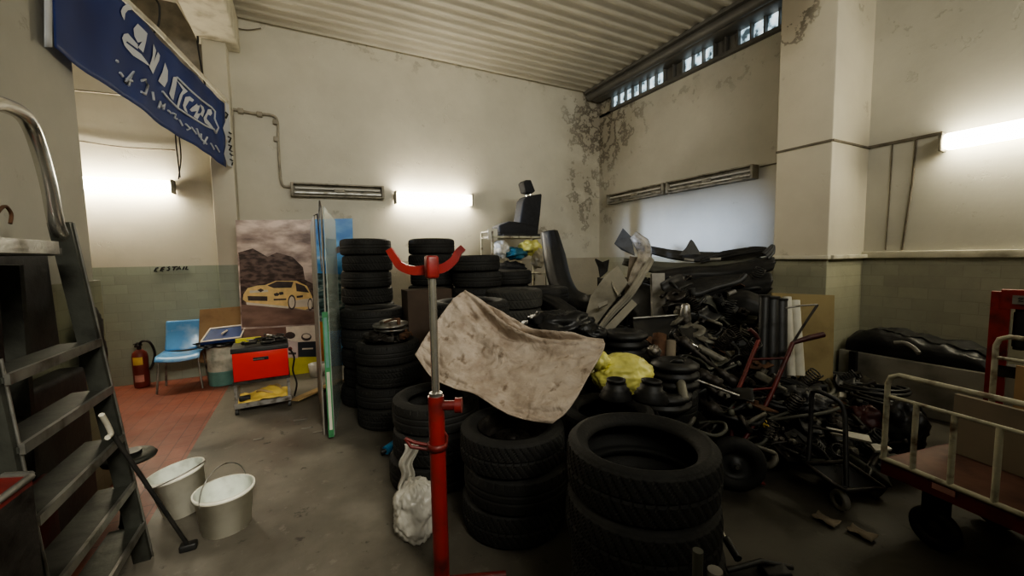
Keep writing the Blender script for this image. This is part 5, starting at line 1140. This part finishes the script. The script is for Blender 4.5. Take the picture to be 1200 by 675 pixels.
# general jumble pieces
def jumble(n_, box, labels):
    for k in range(n_):
        x = random.uniform(box[0], box[1]); y = random.uniform(box[2], box[3])
        # depth: farther when higher in the picture
        d = box[4]+(box[5]-box[4])*(y-box[2])/(box[3]-box[2])+random.uniform(-.08, .08)
        c = P(x, y, d)
        if c.z < .05: c.z = .05
        if c.x > 4.85 and c.y < 2.9: c.x = 4.8
        kind = k % 7; T = TR(c, random.uniform(0, PI), random.uniform(-.9, .9), random.uniform(-.6, .6)); w = MB(); s_ = random.uniform(.75, 1.3)
        if kind == 0:
            w.tube(smooth_path([T @ V((.13*s_*math.cos(a), .09*s_*math.sin(a), .02*math.sin(a*2.2))) for a in [j*.7 for j in range(8)]], 4), .012*s_, 7); nm, ct, mt = 'rubber_hose', 'hose', random.choice(['black', 'olive', 'dkgrey'])
        elif kind == 1:
            w.box((0, 0, 0), (.16*s_, .09*s_, .06*s_), T, bev=.015); w.cyl(T @ V((.05*s_, 0, .02)), T @ V((.05*s_, 0, .07*s_)), .025*s_, n=12); w.cyl(T @ V((-.08*s_, 0, 0)), T @ V((-.14*s_, .01, 0)), .015*s_, n=8); nm, ct, mt = 'engine_part', 'engine part', random.choice(['iron', 'iron', 'dmetal'])
        elif kind == 2:
            w.cyl(T @ V((-.18*s_, 0, 0)), T @ V((.18*s_, 0, 0)), .011, n=8); w.lathe([(0, 0), (.03, 0), (.03, .02), (0, .02)], T @ TR((.18*s_, 0, 0), 0, 0, PI/2), n=14); w.lathe([(0, 0), (.022, 0), (.022, .03), (0, .03)], T @ TR((-.2*s_, 0, 0), 0, 0, PI/2), n=14); nm, ct, mt = 'tie_rod', 'rod', random.choice(['dmetal', 'iron', 'olive'])
        elif kind == 3:
            w.grid(lambda u, v: T @ V(((u-.5)*.34*s_, (v-.5)*.16*s_, .05*math.sin(u*PI)+.03*math.cos(v*5))), 12, 8); nm, ct, mt = 'plastic_shell', 'plastic part', random.choice(['black', 'dkgrey', 'olive'])
        elif kind == 4:
            w.lathe([(.03, 0), (.08*s_, 0), (.085*s_, .012), (.08*s_, .024), (.045, .03), (.03, .03)], T, n=24, closed=True); nm, ct, mt = 'metal_ring', 'ring', random.choice(['iron', 'dmetal'])
        elif kind == 5:
            w.tube([T @ V((.04*s_*math.cos(a*.6), .04*s_*math.sin(a*.6), .0018*a*s_)) for a in range(90)], .006, 6); nm, ct, mt = 'coil_spring', 'spring', random.choice(['iron', 'black'])
        else:
            w.slab([T @ V(q) for q in ((-.1*s_, -.05*s_, 0), (.1*s_, -.07*s_, 0), (.13*s_, .02, 0), (.03, .07*s_, 0), (-.09*s_, .05*s_, 0))], .012); w.cyl(T @ V((.05, 0, 0)), T @ V((.05, 0, .04)), .018, n=10); nm, ct, mt = 'metal_bracket', 'bracket', random.choice(['iron', 'dkgrey', 'rust'])
        word = {'black': 'black', 'iron': 'dark oily', 'dmetal': 'dusty grey', 'steel': 'dull grey', 'dkgrey': 'dark grey', 'olive': 'olive', 'rust': 'rusty'}[mt]
        o = w.make(nm, mt, solid=.005 if kind == 3 else 0)
        tag(o, f"{word} {nm.replace('_', ' ')} in {labels}", ct, f"{word} {nm.replace('_', ' ')}s in {labels}")
jumble(70, (745, 900, 392, 500, 3.7, 2.75), 'the parts heap before the bumpers')
jumble(98, (865, 1035, 446, 540, 3.5, 2.75), 'the parts heap right of the hand truck')
jumble(42, (790, 900, 330, 395, 4.25, 3.7), 'the bumper heap')
jumble(24, (930, 1035, 505, 560, 3.15, 2.6), 'the scrap around the small black trolley')
# lower right support crates
for (x, y, s_, l_) in ((3.5, 2.05, (.5, .45, .3), 0), (4.1, 2.03, (.5, .45, .3), 0), (4.65, 1.95, (.45, .4, .3), 0)):
    crate((x, y, l_), s_, 'dark plastic crate low behind the hand truck', 'dkgrey', 0, 'dark crates behind the hand truck')
# hose coils
def coil(px, py, d, a_, b__, n_, r, m_, label, seed, name='coiled_hose', tilt=0):
    c = P(px, py, d); rnd = random.Random(seed); pts = []
    for k in range(n_*14):
        t_ = k/14*2*PI; j = 1+.12*math.sin(t_*.37+seed)+.05*rnd.uniform(-1, 1)
        pts.append(c+V((a_*j*math.cos(t_), b__*j*math.sin(t_), .010*k/14+.03*math.sin(t_+seed)+tilt*math.sin(t_))))
    w = MB(); w.tube(smooth_path(pts, 2), r, 7); return tag(w.make(name, m_), label, 'hose', None)
coil(935, 452, 3.5, .30, .24, 5, .018, 'olive', 'large coil of grey green hose right of the red hand truck', 1, tilt=.05)
coil(915, 462, 3.3, .24, .2, 4, .014, 'dkgrey', 'dark coiled cable in front of the grey green hose coil', 2, tilt=.06)
coil(968, 448, 3.7, .28, .22, 3, .022, 'dkgrey', 'thick dark hose coil below the yellowish cardboard', 3)
coil(1022, 458, 3.3, .22, .2, 4, .014, 'black', 'black cable coil lying by the plinth left of the cart', 4)
coil(1035, 470, 3.1, .2, .16, 3, .012, 'black', 'second black cable coil partly behind the cart rail', 5)
w = MB(); w.tube(smooth_path([P(940, 478, 3.1), P(900, 492, 3.0), P(935, 488, 2.9), P(965, 484, 2.9), P(985, 478, 2.9)], 6), .013, 8); tag(w.make('green_hose', 'olive'), 'thin green grey hose trailing across the scrap behind the small trolley', 'hose')
# white planks / flat white piece
w = MB(); w.slab([P(968, 500, 2.9), P(1018, 510, 2.75), P(1022, 518, 2.7), P(975, 507, 2.85)], .02); tag(w.make('white_strip', 'white'), 'long white plastic strip lying on the scrap behind the small trolley', 'strip')
w = MB(); w.slab([P(1020, 520, 2.75), P(1035, 519, 2.75), P(1046, 526, 2.7), P(1026, 528, 2.7)], .02); tag(w.make('white_strip', 'white'), 'short white piece by the front corner of the cart', 'strip')
w = MB(); w.slab([P(984, 459, 3.3), P(992, 460, 3.3), P(992, 466, 3.25), P(984, 465, 3.25)], .03); tag(w.make('white_box', 'white'), 'tiny white box beside the dark hose coil', 'box')
w = MB(); w.cyl(P(893, 487, 2.9), P(898, 501, 2.85), .014, .02, n=10); tag(w.make('yellow_nozzle', 'yellow'), 'small pale yellow nozzle in the dark scrap behind the hand truck', 'nozzle')
b_ = MB(); c_ = P(1054, 500, 2.95); b_.blob(c_, (.13, .15, .20), 31, .3, 2, 22); tag(b_.make('bin_bag', 'bbag'), 'black plastic bin bag behind the front corner of the cart', 'bag')
b_ = MB(); c_ = P(1014, 492, 3.05); b_.blob(c_, (.10, .1, .1), 33, .4, 2, 18); tag(b_.make('red_pouch', 'maroon'), 'dark maroon pouch beside the black bin bag', 'bag')
b_ = MB(); c_ = P(945, 462, 3.2); b_.blob((c_.x, c_.y, c_.z-.05), (.18, .16, .08), 35, .6, 3, 20); tag(b_.make('dark_pouch', 'dkgrey'), 'dark grey crumpled sheet in the scrap right of the hand truck', 'sheet')

# ------------------------------------------------------------------ hand truck (red sack truck)
p1 = PZ(861, 574, 0); c1 = V((p1.x, p1.y, .185)); ax = V((.55, .55, 0)); 
c2 = V((c1.x+.34, c1.y+.34, .185))
t = root('hand_truck', ((c1.x+c2.x)/2, (c1.y+c2.y)/2, 0), 'red two wheeled hand truck with dark grips leaning on the parts heap', 'hand truck')
axn = (c2-c1).normalized()
for c in (c1, c2):
    F, _ = frame(c-axn*.045, c+axn*.045)
    wt = MB().lathe([(.10, .0), (.15, -.004), (.18, .02), (.187, .045), (.18, .07), (.15, .094), (.10, .09)], F, n=40, closed=True).make('wheel', 'rubber', t)
    MB().lathe([(0, .01), (.03, .0), (.035, .03), (.09, .035), (.102, .01), (.102, .08), (.09, .055), (.035, .06), (.03, .09), (0, .08)], F, n=28).make('wheel_hub', 'dkgrey', wt)
MB().cyl(c1-axn*.06, c2+axn*.06, .012, n=12).make('axle', 'steel', t)
h1, h2 = P(889, 398, 3.25), P(929, 402, 3.1)
b1, b2_ = c1+axn*.09+V((0, 0, .02)), c2-axn*.05+V((0, 0, .02))
s1 = [b1, P(858, 478, 2.92), P(872, 440, 3.08), h1]; s2 = [P(872, 515, 2.9), P(897, 475, 2.98), P(915, 435, 3.05), h2]
MB().tube(smooth_path(s1, 6), .016, 10).make('frame_tube', 'dkred', t); MB().tube(smooth_path(s2, 6), .016, 10).make('frame_tube', 'dkred', t)
for k in (.2, .5, .8):
    a = at(smooth_path(s1, 6), k); b2 = at(smooth_path(s2, 6), k); MB().tube([a, b2], .010, 8).make('crossbar', 'dkred', t)
MB().tube([h2, P(938, 399, 3.1), P(948, 396, 3.1), P(965, 392, 3.1)], [.016, .018, .022, .022], 12).make('grip', 'maroon', t)
MB().tube([h1, P(885, 392, 3.25), P(878, 386, 3.25)], [.016, .02, .02], 12).make('grip', 'maroon', t)
w = MB(); w.slab([b1+V((-.02, -.02, -.15)), b2_+V((-.02, -.02, -.15)), b2_+V((.12, -.16, -.17)), b1+V((.12, -.16, -.17))], .008); w.make('toe_plate', 'dkred', t)
w = MB(); w.tube([h2, P(944, 378, 3.1), P(958, 357, 3.1)], .009, 8); tag(w.make('thin_bar', 'iron'), 'thin dark bar rising diagonally before the yellowish cardboard', 'bar')
w = MB(); w.tube([P(958, 357, 3.1), P(940, 358, 3.1), P(921, 361, 3.1)], .007, 8); tag(w.make('thin_rod', 'steel'), 'thin pale rod joined level to the top of the diagonal bar', 'rod')
cylbit(PZ(884, 541, .15), PZ(912, 532, .15), .010, 'steel', 'short silver rod on the floor right of the hand truck wheel', 'rod', 'steel_rod')

# yellowish cardboard, tubes, black profiles in front of pillar
w = MB(); w.slab([P(905, 343, 3.75), P(978, 346, 3.6), P(976, 446, 3.5), P(905, 446, 3.65)], .03); tag(w.make('cardboard_sheet', 'cardy'), 'tall yellowish cardboard sheet leaning on the pillar', 'cardboard')
for q, r_, lb in (((922, 348, 927, 440), .035, 'white tube standing before the cardboard, left of two'), ((931, 352, 937, 440), .04, 'white tube standing before the cardboard, right of two')):
    w = MB(); w.cyl(P(q[2], q[3], 3.4), P(q[0], q[1], 3.5), r_, n=16); tag(w.make('white_tube', 'white'), lb, 'tube', 'white tubes by the pillar')
for k, (xa, ya, xb, r_) in enumerate(((896, 348, 893, .04), (905, 350, 903, .055), (915, 352, 914, .05))):
    w = MB(); a = P(xb, 442, 3.35); b2 = P(xa, ya, 3.5); w.cyl(a, b2, r_, n=14); w.cyl(b2, b2+V((0, 0, .02)), r_*1.1, n=14)
    tag(w.make('black_roll', 'black'), ('leftmost', 'middle', 'rightmost')[k]+' of the three black upright rolls beside the white tubes', 'roll', 'black upright rolls')

# ------------------------------------------------------------------ yellow bag, black bag near dust sheet
b_ = MB(); c_ = P(728, 438, 2.62); b_.blob(c_, (.205, .17, .13), 41, .12, 1.3, 60, ridge=.04)
b_.blob(P(702, 422, 2.55), (.06, .07, .06), 43, .3, 3, 16)
tag(b_.make('plastic_bag', 'ybag'), 'tied yellow plastic bag between the dust sheet and the nearest tyres', 'bag')
tyre((P(712, 470, 2.65).x, P(712, 470, 2.65).y, .4), 'black tyre under the yellow bag', 'tyres under the yellow bag', 2, .95)
for k in range(2): tyre((P(712, 470, 2.65).x, P(712, 470, 2.65).y, .2*k), 'black tyre low under the yellow bag', 'tyres under the yellow bag', 2, .95)
b_ = MB(); b_.blob(P(655, 382, 3.6), (.34, .2, .13), 44, .4, 2, 30); tag(b_.make('bin_bag', 'bbag'), 'glossy black bin bag behind the top edge of the dust sheet', 'bag')
b_ = MB(); b_.blob(P(692, 390, 3.4), (.12, .12, .07), 45, .4, 2, 20); tag(b_.make('bin_bag', 'bbag'), 'small knotted end of black bag at the right corner of the dust sheet', 'bag')
tyre((1.88, 3.05, .0), 'black tyre lowest under the black bag', 'tyres under the black bag', 2, .9)
for k in range(1, 4): tyre((1.88, 3.05, .2*k), 'black tyre under the black bag', 'tyres under the black bag', 2, .9)

# ------------------------------------------------------------------ plinth + wrapped part on it
struct(MB().box((5.475, -.4, .26), (.55, 5.2, .52), bev=.01).make('trim_6', 'concrete'))
def lump(u, v):
    y = 2.15-1.05*u; s_ = (v-.5)*2
    hh = (.27-.10*u+.015*math.sin(u*9))*math.sin(PI*min(1, max(.0, u*.96+.04)))**.3
    a = PI*v
    sa = math.sin(a); ca = math.cos(a)
    return V((5.46-.24*math.copysign(abs(ca)**.6, ca), y, .525+hh*sa**.5+.05*noise.noise(V((u*7, v*5, 1)))*sa+.02*noise.noise(V((u*22, v*9, 4)))*sa))
w = MB(); w.grid(lump, 40, 20); o = w.make('wrapped_bumper', 'bbag'); tag(o, 'long black wrapped bumper lying on the ledge along the right wall', 'bumper')
w = MB(); w.grid(lambda u, v: lump(.15+.8*u, .40+.26*v)+V((-.012, 0, .012)), 30, 6); w.make('dull_top_sheet', 'dkgrey', o)
w = MB(); w.tube(smooth_path([P(1048, 402, 3.15), P(1060, 402, 3.1), P(1070, 407, 3.05), P(1077, 414, 3.0)], 5), .017, 8); w.make('pale_stripe', 'greylight', o)
w = MB(); a = (5.38, 2.12, .0); w.box((5.16, 2.05, .27), (.05, .06, .52)); tag(w.make('black_post', 'black'), 'black upright post between the cardboard and the grey ledge', 'post')

# ------------------------------------------------------------------ red press frame
pr = [P(1164, 341, 2.85), P(1156, 450, 2.75)]
px_, py_ = pr[0].x, pr[0].y; zt = pr[0].z
dr = V((.15, -1, 0)).normalized()
t = root('workshop_press', (px_, py_-.3, 0), 'red steel workshop press frame at the right edge behind the cart', 'press')
def bar3(w, a, b__, wx, wy, ref=V((0, 0, 1))):
    a, b__ = V(a), V(b__); ax = (b__-a).normalized(); s_ = ref-ax*ref.dot(ax)
    if s_.length < .01: s_ = V((1, 0, 0))
    s_.normalize(); y_ = ax.cross(s_); v0 = [a+s_*i*wx/2+y_*j*wy/2 for i, j in ((-1, -1), (1, -1), (1, 1), (-1, 1))]; w.hexa(v0, [p_+(b__-a) for p_ in v0])
A1 = V((px_, py_-.04, 0)); B1 = A1+dr*.75
for q in (A1, B1):
    w = MB(); bar3(w, q, q+V((0, 0, zt)), .09, .09, dr); w.make('upright', 'red', t)
w = MB(); bar3(w, A1+V((0, 0, zt-.05)), B1+V((0, 0, zt-.05)), .13, .10); cb = w.make('top_beam', 'red', t)
F1 = V((-1, 0, 0)); c_ = A1+dr*.115+V((0, 0, zt-.045))
w = MB(); w.slab([c_+V((-.056, .06, -.035)), c_+V((-.056, -.14, -.035)), c_+V((-.056, -.14, .025)), c_+V((-.056, .06, .025))], .003); pn = w.make('label_plate', 'greylight', cb)
w = MB(); 
for k, seg in enumerate(([(0, 0), (1, 0), (0, 1), (1, 1)], [(1.5, 1), (2, 0), (2.5, 1)], [(3, 1), (3, 0), (4, 0), (4, .5), (3, .5)])):
    w.tube([c_+V((-.062, .03-.022*a_, .008-.022*b__)) for a_, b__ in seg], .003, 4)
w.make('plate_lettering', 'ink', pn)
c_ = A1+dr*.095+V((0, 0, zt-.12))
MB().cyl(c_, c_-V((0, 0, .28)), .030, n=16).make('ram', 'iron', t)
MB().cyl(c_-V((0, 0, .02)), c_-V((0, 0, .26)), .036, n=16).make('ram_sleeve', 'black', t)
w = MB(); bar3(w, A1+V((0, 0, .74)), B1+V((0, 0, .74)), .08, .10); w.make('press_table', 'iron', t)
for q in (A1, B1): w = MB(); bar3(w, q+V((-.25, 0, .03)), q+V((.25, 0, .03)), .06, .08); w.make('foot', 'dkred', t)

# ------------------------------------------------------------------ platform cart
cz = .42
c00 = PZ(1033, 536, cz); cn = PZ(1200, 604, cz)
lv = (cn-c00).normalized(); wv = V((-lv.y, lv.x, 0));  wv = wv if wv.x > 0 else -wv
LL, WW = 1.25, .75
def ct(l_, w_, z): return V((c00.x, c00.y, 0))+lv*l_+wv*w_+V((0, 0, z))
t = root('platform_cart', ct(LL/2, WW/2, 0), 'red platform cart with chipped cream tube rails at the right', 'cart')
w = MB(); w.hexa([ct(0, 0, cz-.09), ct(LL, 0, cz-.09), ct(LL, WW, cz-.09), ct(0, WW, cz-.09)], [ct(0, 0, cz-.006), ct(LL, 0, cz-.006), ct(LL, WW, cz-.006), ct(0, WW, cz-.006)]); w.make('deck_frame', 'dkred', t)
w = MB(); w.hexa([ct(.02, .02, cz-.006), ct(LL, .02, cz-.006), ct(LL, WW-.02, cz-.006), ct(.02, WW-.02, cz-.006)], [ct(.02, .02, cz+.004), ct(LL, .02, cz+.004), ct(LL, WW-.02, cz+.004), ct(.02, WW-.02, cz+.004)]); w.make('deck_board', mat('worn_red_brown_deck', (.15, .075, .055), .6, 0, .3, 6, .2, dirt=(.09, .045, .035)), t)
w = MB(); w.tube([ct(-.005, 0, cz), ct(LL, 0, cz)], .014, 8); w.make('deck_edge', 'cream', t)
def rail(w0, z1, z2, l0, l1, posts, r=.014):
    pth = [ct(l0, w0, cz)] + [ct(l0, w0, z1-.06), ct(l0+.012, w0, z1-.02), ct(l0+.05, w0, z1)] + [ct(l1-.05, w0, z1), ct(l1, w0, z1-.05), ct(l1, w0, cz)]
    MB().tube(pth, r, 10).make('top_rail', 'cream', t)
    MB().tube([ct(l0, w0, z2), ct(l1, w0, z2)], r*.75, 8).make('middle_rail', 'cream', t)
    for l_ in posts: MB().tube([ct(l_, w0, cz), ct(l_, w0, z2)], r*.95, 8).make('rail_post', 'cream', t)
def l_of(x, y): return (PZ(x, y, cz)-c00).dot(lv)
rail(0, .915, .785, .01, LL, [l_of(1072, 550), l_of(1115, 568), l_of(1164, 590), l_of(1164, 590)+.15, l_of(1164, 590)+.3])
rail(WW, 1.09, .96, .10, LL+.0, [.25, .6, .85])
for l_, w_ in ((.2, .1), (.2, WW-.1), (LL-.2, .1), (LL-.2, WW-.1)):
    c = ct(l_, w_, .11)
    F, _ = frame(c-wv*.025, c+wv*.025); ws = MB().lathe([(.05, 0), (.10, 0), (.11, .015), (.11, .035), (.10, .05), (.05, .05)], F, n=30, closed=True).make('wheel', 'black', t)
    MB().lathe([(0, .01), (.052, .01), (.052, .04), (0, .04)], F, n=20).make('wheel_hub', 'dkgrey', ws)
    w = MB(); w.box(c+V((0, 0, .14)), (.06, .1, .16)); w.make('castor_fork', 'iron', t)
w = MB(); a = ct(l_of(1095, 560), -.003, cz-.05); w.slab([a, a+lv*.09, a+lv*.09+V((0, 0, .03)), a+V((0, 0, .03))], .002); w.make('sticker', mat('faded_pink_sticker', (.4, .2, .17)), t)
# cardboard on cart
k0 = PZ(1118, 530, cz); a0 = (k0-c00).dot(lv); w0_ = (k0-c00).dot(wv); kz = PX(1118, 460, k0.x).z
w = MB(); w.slab([ct(a0, w0_, cz+.01), ct(LL-.1, w0_-.06, cz+.01), ct(LL-.1, w0_-.06, kz), ct(a0, w0_, kz)], .03); o = w.make('cardboard_box', 'cardg'); tag(o, 'flat grey brown cardboard standing on the cart deck behind its near rail', 'cardboard')
w = MB(); w.slab([ct(.22, .68, cz+.01), ct(LL-.1, .68, cz+.01), ct(LL-.1, .68, .95), ct(.22, .68, .95)], .02); tag(w.make('cardboard_box', 'card'), 'brown cardboard standing at the far side of the cart deck', 'cardboard')

# ------------------------------------------------------------------ small black trolley
p = PZ(985, 597, 0)
t = root('small_trolley', (p.x+.1, p.y+.1, 0), 'small black folding trolley with pale wheels in front of the scrap', 'trolley')
def whl(px, py, r=.062):
    g0 = PZ(px, py, 0); c = V((g0.x, g0.y, r)); axd = V((.75, -.35, 0)).normalized()
    F, _ = frame(c-axd*.018, c+axd*.018)
    o = MB().lathe([(r*.55, 0), (r*.92, 0), (r, .009), (r, .027), (r*.92, .036), (r*.55, .036)], F, n=28, closed=True).make('wheel', 'greylight', t)
    MB().lathe([(0, .004), (r*.2, .0), (r*.22, .01), (r*.56, .012), (r*.56, .024), (0, .03)], F, n=20).make('wheel_hub', 'dkgrey', o)
    return c
w1 = whl(984, 597); 
g0 = V((w1.x+.36, w1.y+.18, 0)); 
c = V((g0.x, g0.y, .062)); F, _ = frame(c-V((.016, -.008, 0)), c+V((.016, -.008, 0))); o = MB().lathe([(.034, 0), (.057, 0), (.062, .009), (.062, .027), (.057, .036), (.034, .036)], F, n=28, closed=True).make('wheel', 'greylight', t)
fr = [P(992, 570, 2.42), P(991, 520, 2.5), P(990, 488, 2.55), P(985, 473, 2.58), P(972, 464, 2.62), P(955, 458, 2.68), P(951, 466, 2.70), P(950, 500, 2.68), P(947, 543, 2.62)]
MB().tube(smooth_path(fr, 5), .014, 10).make('frame_tube', 'black', t)
MB().tube([P(950, 500, 2.68), P(991, 508, 2.5)], .009, 8).make('crossbar', 'black', t)
w = MB(); w.tube([P(944, 543, 2.62), P(992, 541, 2.5), P(1036, 572, 2.4)], .014, 6); w.tube([P(944, 543, 2.62), P(975, 566, 2.45), P(992, 575, 2.42), P(1036, 572, 2.4)], .014, 6); w.make('base_frame', 'iron', t)
w = MB(); w.slab([P(950, 546, 2.6), P(991, 545, 2.52), P(1030, 571, 2.42), P(985, 571, 2.46)], .01); w.make('base_plate', 'dkgrey', t)

# ------------------------------------------------------------------ foreground bits bottom right
w = MB(); a = P(842, 617, 1.75); b2 = P(865, 655, 1.6); w.tube([a, a.lerp(b2, .45)], .008, 8, 0); w.tube([a.lerp(b2, .4), b2], .016, 8, 1)
tag(w.make('screwdriver', ['chrome', 'black']), 'chrome tipped tool with black handle leaning right of the nearest stack', 'tool')
t = root('floor_jack', PZ(880, 690), 'low black floor jack at the bottom edge right of the nearest tyres', 'jack')
c_ = PZ(882, 685, .05); w = MB(); T = TR((c_.x, c_.y, .06), -.5); w.box((0, 0, 0), (.34, .13, .08), T, bev=.02); w.box((.1, 0, .05), (.12, .08, .05), T, bev=.01); w.make('body', 'black', t)
w = MB(); w.tube([T @ V((-.12, 0, .06)), T @ V((.05, .02, .09)), T @ V((.2, .03, .05))], .012, 8); w.make('lever', 'dkgrey', t)
for sx in (-.14, .14):
    for sy in (-.08, .08):
        a = T @ V((sx, sy, -.025)); MB().cyl(a-V((.0, .012, 0)), a+V((0, .012, 0)), .035, n=16).make('wheel', 'iron', t)
t = root('pipe_fitting', P(820, 690, 1.1), 'pale cylindrical pipe ends at the bottom edge before the nearest stack', 'pipe')
a = P(818, 645, 1.02); MB().cyl(V((a.x, a.y, .0)), a, .013, n=14).make('pipe', 'olive', t)
a = P(838, 668, 1.0); MB().cyl(V((a.x, a.y, .0)), a, .018, n=14).make('pipe', 'greylight', t)
# paper scraps on floor
for q, lb in (((968, 612), 'crumpled pale scrap on the dark floor before the small trolley'), ((1010, 628), 'small flat scrap on the floor left of the cart wheels')):
    p = PZ(*q, 0); w = MB(); w.grid(lambda u, v: V((p.x+(u-.5)*.08, p.y+(v-.5)*.12, .012+.02*noise.noise(V((u*3+p.x, v*3, 1)))+.01)), 6, 6); tag(w.make('paper_scrap', 'cardg', solid=.002), lb, 'scrap')
for k, (x, y, a, b2) in enumerate(((352, 492, .12, .05), (360, 502, .1, .03), (386, 480, .05, .08), (375, 506, .12, .02), (303, 515, .08, .03))):
    p = PZ(x, y, 0); w = MB(); w.grid(lambda u, v: V((p.x+(u-.5)*a, p.y+(v-.5)*b2, .006+.004*noise.noise(V((u*3+p.x, v*3, 1))))), 4, 4); tag(w.make('paper_scrap', 'greylight', solid=.001), 'pale thin scrap stuck on the concrete floor by the glass panels', 'scrap', 'floor scraps by the panels')

# ================================================================== LIGHT
def area(name, loc, rot_to, size, sy, power, col, spread=PI):
    ld = bpy.data.lights.new(name, 'AREA'); ld.shape = 'RECTANGLE'; ld.size = size; ld.size_y = sy; ld.energy = power; ld.color = col; ld.spread = spread
    o = bpy.data.objects.new(name, ld); C.objects.link(o); o.location = V(loc)
    o.rotation_euler = (V(rot_to)-V(loc)).to_track_quat('-Z', 'Y').to_euler()
    return o
# daylight through the doorway at the left end of the annex
area('doorway_daylight', (-4.9, 5.4, 2.75), (5.75, 4.7, 1.9), 2.4, .4, 7, (.58, .72, 1), math.radians(9))
# the hall's other lamps, behind the photographer; after them two added fills
area('hall_lamps_behind', (1.0, -2.6, 4.5), (2.8, 6.9, 3.3), 4.5, .5, 56, (1, .98, .88), math.radians(95))
area('added_fill_up', (2.4, .2, 2.9), (2.8, 4.0, 4.9), 3.0, .3, 12, (1, .92, .78), math.radians(140))  # added upward fill to brighten the ceiling, no fixture hangs here
area('added_fill_left', (.3, -1.6, 3.3), (-.7, 3.2, .2), 1.2, .3, 8, (1, .95, .82), math.radians(42))  # added narrow fill aimed at the buckets, not a lamp of the hall
wd = bpy.data.worlds.new('world'); S.world = wd; wd.use_nodes = True
wd.node_tree.nodes['Background'].inputs[0].default_value = (.6, .75, 1, 1); wd.node_tree.nodes['Background'].inputs[1].default_value = .3
S.view_settings.view_transform = 'AgX'
S.view_settings.look = 'AgX - Medium High Contrast'
S.view_settings.exposure = 0.6
for o in bpy.data.objects:
    if '_o' in o: del o['_o']
